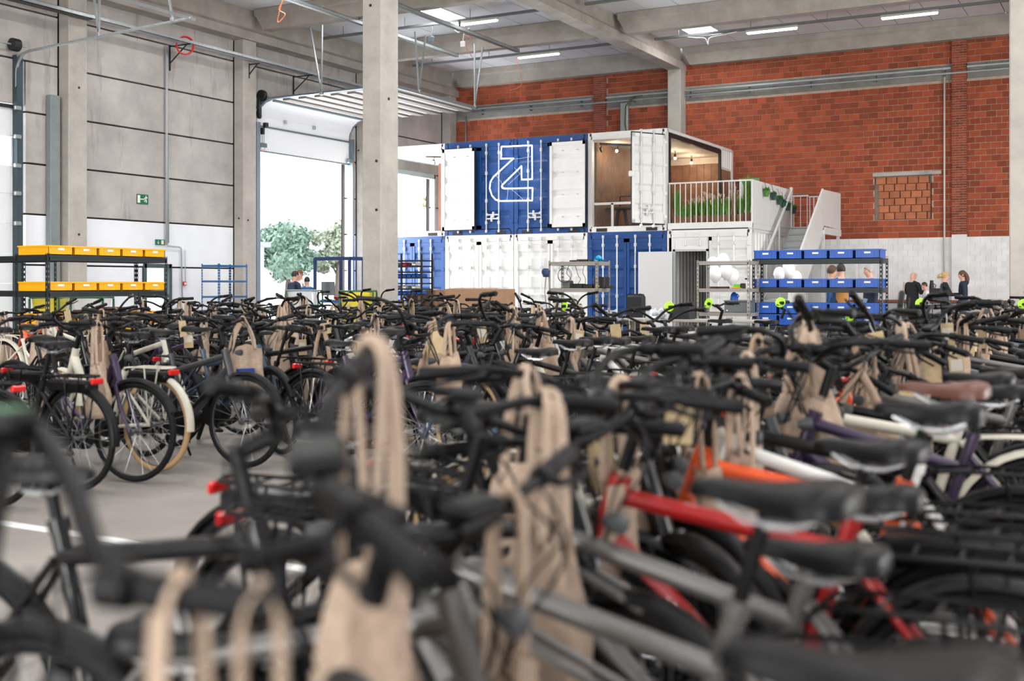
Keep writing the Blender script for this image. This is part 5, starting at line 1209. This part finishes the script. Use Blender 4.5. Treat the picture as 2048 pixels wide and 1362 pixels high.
# balloons on strings
balm = mat('white_balloon', (.86, .86, .87), .35); BALL = MB(); BALL.lathe([(max(1e-3, .14*math.sin(math.pi*i/12)), -.17*math.cos(math.pi*i/12) - (.03 if i < 2 else 0)) for i in range(13)], 16)
BALL = BALL.mesh('skin', balm, 1); 
SIDE = ['highest', 'frontmost low', 'one nearest the doorway', 'one nearest the blue crates', 'hindmost', 'lowest']
for grp, pts in (('behind the grey parts shelf', [(-7.82, 23.1, 1.80), (-7.62, 23.15, 1.87), (-7.72, 22.95, 1.60), (-7.52, 23.05, 1.66), (-7.43, 23.2, 1.55), (-7.66, 23.35, 1.74)]), ('at the foot of the stairs', [(-7.42, 26.75, 1.63), (-7.2, 26.83, 1.70), (-7.06, 26.9, 1.54), (-7.28, 27.05, 1.80)])):
    for k, p in enumerate(pts):
        t = thing('balloon', 'white balloon %s, %s of its bunch' % (grp, ['highest on one side', 'highest', 'frontmost', 'roundest inner one', 'outermost', 'hindmost'][k] if len(pts) == 6 else ['frontmost', 'roundest', 'lowest', 'highest'][k]), 'balloon', p, 0, 'white balloons ' + grp)
        O('skin', BALL, t); MB().tube([(0, 0, -.19), (.03, .01, -.8), (0, 0, -p[2])], .003, 4).build('string', paper, t)
# swivel chair and work table
t = thing('office_chair', 'black swivel chair with tall back beside the open grey door', 'chair', (-6.95, 17.3, 0), R(150))
blkf = mat('black_upholstery', (.018, .02, .024), .75)
MB().cbox(-.24, .24, -.24, .24, .44, .54, .04).build('seat', blkf, t, 40); bk = MB().cbox(-.24, .24, .22, .30, .62, 1.22, .05).build('backrest', blkf, t, 40); MB().bar((0, .2, .5), (0, .26, .7), .05, .02).build('back_bar', blackm, t); MB().tube([(0, 0, .1), (0, 0, .45)], .03, 8).build('column', blackm, t)
for k in range(5):
    a = k*2*math.pi/5; MB().bar((0, 0, .1), (.3*math.cos(a), .3*math.sin(a), .06), .04, .03).build('foot', blackm, t); MB().ball((.3*math.cos(a), .3*math.sin(a), .03), .03, 8, 6).build('caster', blackm, t)
for s in (-1, 1): MB().tube([(.25*s, .1, .5), (.29*s, .08, .66), (.29*s, -.12, .68)], .018, 6).build('armrest', blackm, t)
t = thing('work_table', 'long grey work table behind the bicycles near the doorway', 'table', (-6.85, 15.75, 0))
MB().cbox(0, 2.2, 0, .6, .82, .86, .008).build('tabletop', mat('worn_grey_top', (.34, .32, .29), .6), t)
for (x, y) in ((.05, .05), (2.15, .05), (.05, .55), (2.15, .55)): MB().bar((x, y, 0), (x, y, .82), .05).build('leg', shelf_g, t)
MB().bar((.05, .55, .2), (2.15, .55, .2), .04).build('stretcher', shelf_g, t)
tag(MB().cbox(-6.02, -5.72, 15.85, 16.1, .86, 1.08, .01).cbox(-6.0, -5.74, 15.84, 15.85, .9, 1.05, .002).build('control_box', blackm), 'black square box on the long grey table', 'box')
t = thing('plastic_bag', 'clear crumpled bag on the long grey table', 'bag', (-6.25, 15.95, .86)); leafball(160, .12, 9, 1.0, .1).build('film', mat('clear_film', (.75, .78, .82), .2), t)
# blue workbench frame with screen, near the truck door
t = thing('workbench_frame', 'dark blue workbench frame with overhead bar beside the column', 'workbench', (-16.48, 20.65, 0))
bf = mat('dark_blue_frame', (.012, .035, .12), .45)
for (x, y) in ((.0, 0), (1.0, .5), (.05, .9), (.98, .0)): MB().bar((x, y, 0), (x, y, 1.98), .055).build('post', bf, t)
MB().bar((0, 0, 1.96), (1.0, .0, 1.96), .06, .08).bar((1.0, 0, 1.96), (1.0, .5, 1.96), .06, .08).build('top_bar', bf, t); MB().box(-.02, 1.02, -.02, .55, .96, 1.02).build('bench_top', mat('blue_top', (.03, .10, .28), .5), t); MB().box(0, 1, 0, .5, .3, .34).build('lower_shelf', bf, t)
t = thing('computer_screen', 'dark computer screen on the blue workbench', 'monitor', (-16.3, 20.9, 1.02), R(60)); MB().cbox(-.16, .16, -.02, .02, .1, .42, .008).build('panel', mat('screen_grey', (.06, .07, .08), .3), t); MB().tube([(0, .02, 0), (0, .03, .2)], .02, 6).cbox(-.1, .1, -.08, .08, 0, .015, .004).build('stand', blackm, t)
t = thing('bowl', 'red plastic bowl on the blue workbench', 'bowl', (-15.95, 20.85, 1.02)); MB().lathe([(.08, 0), (.13, .07), (.135, .075), (.12, .07), (.07, .015)], 16).build('shell', mat('red_plastic', (.75, .04, .015), .4), t, 1)
for k, (x, z) in enumerate(((-16.35, .34), (-15.95, .34), (-15.65, .02))):
    t = thing('cardboard_box', ['tall cardboard box under the blue workbench near its post', 'tall cardboard box in the middle under the blue workbench', 'low cardboard box on the floor by the blue workbench'][k], 'box', (x, 20.75, z)); MB().cbox(0, .3, 0, .3, 0, .45, .005).build('carton', cardb, t); MB().box(.13, .17, -.002, 0, 0, .45).build('tape', cardb2, t)
# sack stands
gleg = mat('green_stand', (.01, .10, .04), .5)
def sack(lab, loc, rz, w_, m, seed, hgt=1.25):
    t = thing('sack_stand', lab, 'sack', loc, rz)
    for (x, y) in ((-w_/2, -.25), (w_/2, -.25), (-w_/2, .25), (w_/2, .25)): MB().bar((x, y, 0), (x, y, hgt-.02), .03).build('leg', gleg, t)
    MB().tube([(-w_/2, -.25, hgt), (w_/2, -.25, hgt), (w_/2, .25, hgt), (-w_/2, .25, hgt), (-w_/2, -.25, hgt)], .018, 6).build('rim', gleg if seed else galv_d, t)
    q = random.Random(seed); vs = []; fs = []; nu, nv = 28, 10
    for j in range(nv+1):
        b = j/nv; sc = 1 - .35*b
        for i in range(nu):
            a = 2*math.pi*i/nu; cx_, cy_ = math.cos(a), math.sin(a); e = .35
            x = math.copysign(abs(cx_)**e, cx_)*w_/2*sc; y = math.copysign(abs(cy_)**e, cy_)*.26*sc
            f_ = 1 + .06*math.sin(a*5+b*7+seed) * b; vs.append((x*f_, y*f_, hgt + .01 - b*.95))
    for j in range(nv):
        for i in range(nu): fs.append((j*nu+i, j*nu+(i+1) % nu, (j+1)*nu+(i+1) % nu, (j+1)*nu+i))
    fs.append(tuple(nv*nu+i for i in range(nu)))
    MB().add(vs, fs).build('plastic_sack', m, t, 1)
filmw = mat('milky_film', (.78, .80, .82), .25, alpha_t=.45); filmy = mat('yellow_film', (.72, .60, .04), .3, alpha_t=.15)
sack('milky plastic sack on a stand before the truck door', (-15.08, 18.55, 0), R(28), .66, filmw, 0)
sack('yellow plastic sack on a green stand beside the column', (-12.6, 17.05, 0), R(28), .62, filmy, 1)
sack('yellow plastic sack behind the yellow crate shelf', (-16.35, 13.3, 0), R(28), .5, filmy, 2, 1.15)
sack('milky plastic sack behind the yellow crate shelf', (-15.72, 13.65, 0), R(28), .55, filmw, 3, 1.15)
# black rack of small bins
t = thing('bin_rack', 'black rack of blue and red parts bins beside the column', 'rack', (-17.0, 24.0, 0))
for (x, y) in ((0, 0), (.62, 0), (1.23, 0), (0, .5), (1.23, .5)): MB().bar((x, y, 0), (x, y, 2.16), .035).build('post', blackm, t)
redb = mat('red_bin', (.5, .02, .03), .45)
for k in range(13):
    z = .22 + k*.145; MB().box(0, 1.23, 0, .5, z, z+.035).build('rack_shelf', blackm, t)
for k in range(6, 13):
    z = .258 + k*.145
    for j in range(8):
        me = blu if k in (6, 9) else (redb if (k+j) % 3 == 0 and k > 10 else paper)
        if k in (6, 9) or (j % 2 == 0 and k % 2): 
            b_ = thing('parts_bin', '%s parts bin on board %s of the black rack, slot %s from the column' % ('blue' if me is blu else ('red' if me is redb else 'white'), ['one', 'two', 'three', 'four', 'five', 'six', 'seven'][k-6], ORD[j] if j < 5 else ['sixth', 'seventh', 'eighth'][j-5]), 'bin', (-17.0 + .03 + j*.148, 24.02, z), 0, 'parts bins on the black rack')
            MB().box(0, .13, 0, .008, 0, .05).box(0, .008, 0, .3, 0, .08).box(.122, .13, 0, .3, 0, .08).box(0, .13, .29, .3, 0, .08).box(0, .13, 0, .3, 0, .006).build('tray', me, b_)
# cardboard boxes before the containers
def carton(lab, x0, x1, y0, y1, z1, m=cardb):
    t = thing('cardboard_box', lab, 'box', ((x0+x1)/2, (y0+y1)/2, 0)); a, b = (x1-x0)/2, (y1-y0)/2
    MB().cbox(-a, a, -b, b, 0, z1, .006).build('carton', m, t); MB().box(-a, a, -.03, .03, z1, z1+.002).build('tape', cardb2, t)
    MB().add([(-a, -b, z1), (a, -b, z1), (a*.9, -b*.2, z1+.03), (-a*.9, -b*.2, z1+.03)], [(0, 1, 2, 3)]).build('flap', m, t)
carton('large long cardboard box standing before the white containers', -15.45, -13.95, 24.6, 25.6, 1.26)
carton('narrow cardboard box between the rack and the large one', -16.13, -15.80, 24.7, 25.3, 1.23)
carton('low cardboard box beside the black rack', -16.55, -16.22, 24.5, 25.1, 1.10)
# counter along the brick wall
t = thing('wall_counter', 'counter with brown top along the white painted brick foot', 'counter', (-4.8, 36.3, 0))
MB().cbox(-3.0, 3.6, -.25, .62, .82, .90, .01).build('worktop', mat('brown_worktop', (.22, .07, .03), .5), t)
for k in range(8): MB().cbox(-2.95+k*.8, -2.17+k*.8, -.18, .6, 0, .81, .01).build('cupboard_front', mat('grey_cupboard', (.42, .43, .44), .5), t)
t = thing('counter_screen', 'low dark screen on the wall counter between the suited group', 'monitor', (-5.25, 36.3, .90)); MB().cbox(-.22, .22, -.03, .03, .12, .36, .01).build('panel', blackm, t); MB().cbox(-.12, .12, -.1, .1, 0, .12, .01).build('stand', blackm, t)
t = thing('coffee_jug', 'small black jug standing on the wall counter', 'jug', (-5.45, 36.6, 1.1)); MB().lathe([(.07, -.2), (.07, .2), (.05, .35), (.05, .4)], 12).build('body', blackm, t, 40); MB().tube([(.06, 0, .3), (.13, 0, .25), (.07, 0, .1)], .012, 6).build('handle', blackm, t)
tag(MB().tube([(-6.2, 35.72, .0), (-6.15, 36.0, 1.45)], .018, 8).cbox(-6.4, -6.0, 35.64, 35.76, 0, .1, .02).build('broom', mat('broom_wood', (.55, .40, .22), .7), None, 40), 'wooden broom leaning on the counter near the bald man', 'broom')
tag(MB().cbox(-7.2, -6.9, 33.6, 33.9, 2.20, 2.26, .01).bar((-6.95, 33.7, 2.28), (-6.3, 34.2, 2.18), .06, .03).build('timber_piece', mat('raw_timber', (.58, .38, .14), .7)), 'raw timber pieces on a white trestle behind the top blue crates', 'timber')
t = thing('trestle', 'white trestle carrying the raw timber pieces', 'trestle', (-6.8, 33.75, 0)); MB().box(-.35, .45, -.2, .5, 2.14, 2.19).build('top', white_p, t)
for x_ in (-.3, .4): MB().bar((x_, .1, 0), (x_, .1, 2.14), .05).build('leg', white_p, t)
# ================================================================== PEOPLE
def cloth(n, c, r=.85): return mat('cloth_' + n, c, r, 0, 25, .12)
SKIN = mat('skin', (.60, .34, .25), .55); SHOE = mat('dark_shoe', (.02, .018, .016), .5)
def body(H, top, arm, leg, armsL, armsR, shirt=None, girth=1.0, seated=False, lean=0.0, nod=0.0):
    V = []; E = []; Rr = []; T = []
    def add(p, r, tg, par=None):
        V.append(Vector(p)); Rr.append(r); T.append(tg); i = len(V)-1
        if par is not None: E.append((par, i))
        return i
    g = girth
    pel = add((0, 0, .95), (.155*g, .115*g), 'leg'); bel = add((0, .0, 1.10), (.15*g, .11*g), 'top', pel); ch = add((0, lean*.5, 1.28), (.165*g, .115*g), 'top', bel); uc = add((0, lean*.8, 1.41), (.12, .085), 'top', ch)
    nk = add((0, lean, 1.49), (.052, .055), 'skin', uc); hb = add((0, lean+.015+nod*.3, 1.555), (.075, .085), 'skin', nk); hm = add((0, lean+.02+nod*.7, 1.635), (.090, .108), 'skin', hb); ht = add((0, lean+.01+nod, 1.71), (.070, .085), 'skin', hm)
    add((0, lean+.125+nod*.6, 1.615), (.012, .012), 'skin', hm)
    for s, A in ((1, armsL), (-1, armsR)):
        sh = add((.175*s*g, lean*.8, 1.40), (.062, .062), 'arm', uc); el = add((A[0][0]*s, A[0][1], A[0][2]), (.047, .047), 'arm', sh); wr = add((A[1][0]*s, A[1][1], A[1][2]), (.030, .030), 'arm', el)
        d = (V[wr]-V[el]).normalized(); pm = add(V[wr] + d*.055, (.030, .022), 'skin', wr)
        side = d.cross(Vector((0, 0, 1)));
        if side.length < .1: side = Vector((0, 1, 0))
        side.normalize(); up = side.cross(d)
        for k in range(4):
            o_ = (k-1.5)*.019; L1 = (.05, .058, .055, .042)[k]
            a = add(V[pm] + side*o_ + d*.045, (.0095, .0095), 'skin', pm); b = add(V[a] + d*L1*.6 - up*.012, (.009, .009), 'skin', a); add(V[b] + d*L1*.35 - up*.03, (.008, .008), 'skin', b)
        th = add(V[wr] + d*.03 + side*.042*s, (.011, .011), 'skin', wr); add(V[th] + d*.035 + side*.02*s - up*.01, (.0095, .0095), 'skin', th)
        hp = add((.09*s, 0, .88), (.095*g, .095*g), 'leg', pel)
        if seated: kn = add((.13*s, .42, .60), (.07, .07), 'leg', hp); an = add((.13*s, .40, .14), (.045, .045), 'leg', kn)
        else: kn = add((.10*s, .02, .49), (.065*g, .065*g), 'leg', hp); an = add((.105*s, -.02, .10), (.047, .047), 'leg', kn)
        hl = add((.105*s, V[an].y-.01, .045), (.042, .042), 'shoe', an); add((.12*s, V[an].y+.15, .035), (.040, .032), 'shoe', hl)
    me = bpy.data.meshes.new('body'); me.from_pydata([v[:] for v in V], E, [])
    o = bpy.data.objects.new('tmp', me); COL.objects.link(o)
    sm = o.modifiers.new('s', 'SKIN'); sub = o.modifiers.new('d', 'SUBSURF'); sub.levels = 1
    for i, r in enumerate(Rr): me.skin_vertices[0].data[i].radius = r
    me.skin_vertices[0].data[0].use_root = True
    dg = bpy.context.evaluated_depsgraph_get(); dg.update(); res = bpy.data.meshes.new_from_object(o.evaluated_get(dg)); bpy.data.objects.remove(o)
    mats = [top, arm, leg, SKIN, SHOE, shirt or top]; res.materials.clear()
    for m in mats: res.materials.append(m)
    idx = {'top': 0, 'arm': 1, 'leg': 2, 'skin': 3, 'shoe': 4}
    pts = []
    for (a, b) in E:
        for k in range(5): s = k/4; pts.append((V[a].lerp(V[b], s), idx[T[b] if s > .35 else T[a]]))
    for p in res.polygons:
        c = p.center; p.material_index = min(pts, key=lambda q: (q[0]-c).length_squared)[1]
        if shirt and c.z > 1.0 and c.z < 1.44 and abs(c.x) < .055 and c.y > .03 and p.material_index == 0: p.material_index = 5
        if c.z < .93 and p.material_index == 0: p.material_index = 2
    for v in res.vertices: v.co *= H/1.775
    res.shade_smooth(); return res
HANG = ((.235, -.03, 1.13), (.25, .05, .90)); FOLD = ((.24, .02, 1.14), (.10, .22, 1.16)); REACH = ((.22, .12, 1.16), (.10, .36, 1.14)); PHONE = ((.23, .06, 1.15), (.09, .25, 1.22))
def hair_mesh(style, H, lean, nod):
    k = H/1.775; c = Vector((0, lean+.015+nod*.7, 1.645)); m = MB(); vs = []; fs = []; nu, nv = 16, 9
    low = {'short': .30, 'fringe': .05, 'long': .32, 'tied': .25, 'curly': .28}[style]
    for j in range(nv+1):
        th = math.pi*.62*j/nv if style != 'long' else math.pi*.68*j/nv
        for i in range(nu):
            a = 2*math.pi*i/nu; fr = max(0, math.sin(a)); th2 = th*(1 - .42*fr)
            rr = 1.02 + (.05*noise.noise(Vector((math.cos(a)*3, math.sin(a)*3, th*3))) if style != 'curly' else .22*noise.noise(Vector((math.cos(a)*9, math.sin(a)*9, th*8)))+.08)
            vs.append(c + Vector((.082*rr*math.sin(th2)*math.cos(a), .100*rr*math.sin(th2)*math.sin(a), .108*rr*math.cos(th2))))
    for j in range(nv):
        for i in range(nu): fs.append((j*nu+i, j*nu+(i+1) % nu, (j+1)*nu+(i+1) % nu, (j+1)*nu+i))
    m.add(vs, fs)
    if style == 'long': m.tube(sweep([c + Vector((0, -.06, .03)), c + Vector((0, -.11, -.1)), c + Vector((.0, -.10, -.26))], 4), [.075, .085, .09, .09, .09, .085, .08, .07, .05], 10, True, .6)
    if style == 'tied': m.tube(sweep([c + Vector((0, -.09, .0)), c + Vector((0, -.15, -.01)), c + Vector((.0, -.17, -.07))], 4), [.05, .055, .06, .055, .05, .045, .035, .025, .01], 8)
    for i in range(len(m.v)): m.v[i] = tuple(Vector(m.v[i])*k)
    return m
def person(lab, x, y, face, H, top, arm, leg, aL=HANG, aR=HANG, hair=None, hcol=(.03, .018, .012), shirt=None, girth=1.0, seated=False, lean=0, nod=0, extra=None):
    t = thing('person', lab, 'person', (x, y, 0), R(face - 90))
    O('body', body(H, top, arm, leg, aL, aR, shirt, girth, seated, lean, nod), t)
    k = H/1.775
    if hair: hair_mesh(hair, H, lean, nod).build('hair', mat('hair_%d' % int(hcol[0]*1000+hcol[1]*77), hcol, .6, 0, 40, .3), t, 1)
    fc = Vector((0, lean+.02+nod*.7, 1.635))
    for s in (-1, 1):
        MB().ball((fc + Vector((.032*s, .086, .012)))*k, .010, 6, 4).build('eye', blackm, t); MB().ball((fc + Vector((.079*s, -.005, -.01)))*k, .020, 8, 5, .5, .8, 1.3).build('ear', SKIN, t, 1)
    MB().cbox(*[v*k for v in (-.022, .022, fc.y+.078, fc.y+.088, fc.z-.058, fc.z-.05)], .002).build('mouth', mat('lips', (.35, .10, .09), .6), t)
    if extra: extra(t, k)
    return t
navy_c = cloth('navy', (.012, .022, .045)); navy2 = cloth('navy_down', (.015, .035, .07), .6); jeans = cloth('jeans', (.05, .11, .20)); darkp = cloth('charcoal', (.02, .02, .023)); suit = cloth('black_suit', (.008, .009, .012)); tanv = cloth('tan_vest', (.42, .19, .05)); blueb = cloth('mid_blue', (.02, .10, .26)); whites = cloth('white_shirt', (.78, .77, .78)); lightb = cloth('light_blue_shirt', (.30, .42, .60)); chino = cloth('beige_trousers', (.42, .36, .28))
person('man in a navy quilted vest with dark hair by the truck door', -18.5, 22.35, 75, 1.745, navy2, navy_c, darkp, FOLD, FOLD, 'short', girth=1.08, nod=.03)
person('man in a white shirt with a short beard by the truck door', -19.65, 24.0, -95, 1.80, whites, whites, darkp, PHONE, HANG, 'short', (.16, .07, .03))
person('smaller person in a blue jacket and dark cap by the truck door', -18.85, 23.3, 150, 1.60, blueb, blueb, jeans, HANG, PHONE, 'short', (.012, .012, .014), extra=lambda t, k: MB().prism([(-.07, 0), (.07, 0), (.05, .07), (-.05, .07)], 2, 1.665*k, 1.68*k).build('cap_peak', blackm, t).__setattr__('location', (0, .09*k, 0)))
person('man in a tan vest seen from behind the blue crates', -4.98, 22.3, 118, 1.80, tanv, blueb, darkp, FOLD, HANG, 'short', (.025, .016, .012), girth=1.12)
person('curly-haired person half hidden by the man in the tan vest', -5.35, 23.1, 20, 1.77, navy2, navy2, jeans, HANG, HANG, 'curly', (.09, .04, .02))
person('grey-haired man in a navy blazer and light blue shirt', -4.62, 23.2, 215, 1.79, navy_c, navy_c, darkp, HANG, HANG, 'short', (.38, .37, .35), shirt=lightb, girth=1.1)
person('bald man in a black suit before the white painted wall', -4.97, 30.3, 55, 1.755, suit, suit, suit, PHONE, FOLD, None, girth=1.12)
person('person with brown hair bending behind the bald man', -5.0, 32.6, 200, 1.46, whites, whites, jeans, PHONE, PHONE, 'short', (.05, .025, .015), nod=.05)
person('blonde woman in a navy down vest handing over a paper', -4.15, 29.9, 20, 1.715, navy2, suit, darkp, REACH, REACH, 'tied', (.50, .33, .14), extra=lambda t, k: (MB().box(-.10, .06, .44, .445, 1.06*k, 1.25*k).build('paper_sheet', paper, t)))
person('woman in a dark blue hooded jacket and jeans with long brown hair', -3.74, 30.1, 190, 1.75, navy_c, navy_c, jeans, FOLD, HANG, 'long', (.10, .045, .02), girth=1.08, extra=lambda t, k: MB().tube([(-.10*k, -.03*k, 1.44*k), (-.08*k, -.08*k, 1.46*k), (0, -.10*k, 1.45*k), (.08*k, -.08*k, 1.46*k), (.10*k, -.03*k, 1.44*k)], .042*k, 8).build('hood', navy_c, t, 1))
# ================================================================== OUTSIDE THE TRUCK DOORS
g = MB().box(-90, -23.35, -10, 90, -.25, -.02).build('ground_outside', mat('pale_yard', (.55, .55, .54), .8)); struct(g, 'pale concrete yard outside the truck doors')
def tree(name, lab, loc, hgt, rad, seed, cold):
    t = thing(name, lab, 'tree', loc); q = random.Random(seed)
    tr = MB().tube([(0, 0, 0), (.1, .05, hgt*.35), (0, .1, hgt*.8)], [.22, .16, .05], 8)
    for k in range(7):
        a = q.uniform(0, 6.28); z = hgt*q.uniform(.3, .6); tr.tube([(0, 0, z), (rad*.5*math.cos(a), rad*.5*math.sin(a), z+hgt*.2)], [.08, .03], 6)
    tr.build('trunk', mat('bark', (.13, .10, .08), .9), t, 1)
    m = MB()
    for _ in range(16):
        c = Vector((q.gauss(0, .45)*rad, q.gauss(0, .45)*rad, hgt*q.uniform(.45, .95))); rr = rad*q.uniform(.25, .5)
        for _ in range(240):
            d = Vector((q.gauss(0, 1), q.gauss(0, 1), q.gauss(0, 1))).normalized()*rr*q.uniform(.5, 1)
            a = Vector((q.uniform(-1, 1), q.uniform(-1, 1), q.uniform(-1, 1))).normalized()*.20; b = a.cross(Vector((q.uniform(-1, 1), 1, q.uniform(-1, 1)))).normalized()*.10
            p = c+d; m.add([p-a, p+b, p+a, p-b], [(0, 1, 2, 3)])
    o = m.build('foliage', mat('leaf_'+cold, {'dark': (.20, .30, .23), 'light': (.36, .40, .30), 'gold': (.36, .25, .09)}[cold], .7, 0, 4, .35), t); o['kind'] = 'stuff'  # leaf colours lifted to carry the washed-out haze of the yard
tree('yard_tree', 'bushy dark green tree seen through the open truck door', (-48.2, 57.5, 0), 5.3, 2.3, 3, 'dark')
tree('yard_tree', 'pale thin birch beside the dark tree in the yard', (-46.5, 60.5, 0), 5.6, 1.6, 5, 'light')
tree('yard_tree', 'golden tree seen through the glazed container', (-50.0, 83.0, 0), 12.0, 2.6, 8, 'gold')
# white house wall and lamp arm in the yard
hw = mat('white_render', (.80, .80, .80), .8)
t = thing('yard_shed', 'overexposed white shed with grey eave in the yard', 'shed', (-46, 47.4, 0)); MB().box(-6, 1.2, 0, 4, 0, 3.55).build('wall', hw, t); MB().cbox(-6.2, 1.6, -.5, 4.2, 3.55, 3.85, .05).build('eave', mat('grey_eave', (.25, .30, .34), .5), t)
# van outside the staff door
t = thing('parked_van', 'white van parked outside the glazed staff door', 'van', (-31.5, 31.2, 0), R(60))
vw = mat('white_van_paint', (.78, .79, .80), .3); vg = mat('van_glass', (.10, .17, .20), .1)
prof = [(-2.6, .35), (2.3, .35), (2.6, .55), (2.62, 1.0), (2.35, 1.18), (1.75, 2.0), (1.5, 2.25), (-2.55, 2.3), (-2.65, 1.2)]
MB().prism(prof, 1, -.95, .95).build('body', vw, t, 30)
MB().prism([(2.28, 1.24), (1.80, 1.92), (1.82, 1.95), (2.33, 1.24)], 1, -.82, .82).build('windscreen', vg, t)
for s in (-1, 1):
    MB().prism([(1.15, 1.25), (2.1, 1.25), (1.72, 1.85), (1.15, 1.9)], 1, .945*s, .96*s).build('side_window', vg, t)
    for x in (-1.7, 1.75): MB().lathe([(.2, -.1), (.33, -.1), (.34, -.05), (.34, .05), (.33, .1), (.2, .1)], 20, Matrix.Translation((x, .86*s, .34)) @ Matrix.Rotation(R(90), 4, 'X')).build('wheel', mat('tyre_rubber', (.015, .015, .016), .8), t, 40)
    MB().cbox(1.95, 2.1, .97*s-.1, .97*s+.1, 1.15, 1.4, .03).build('mirror', blackm, t)
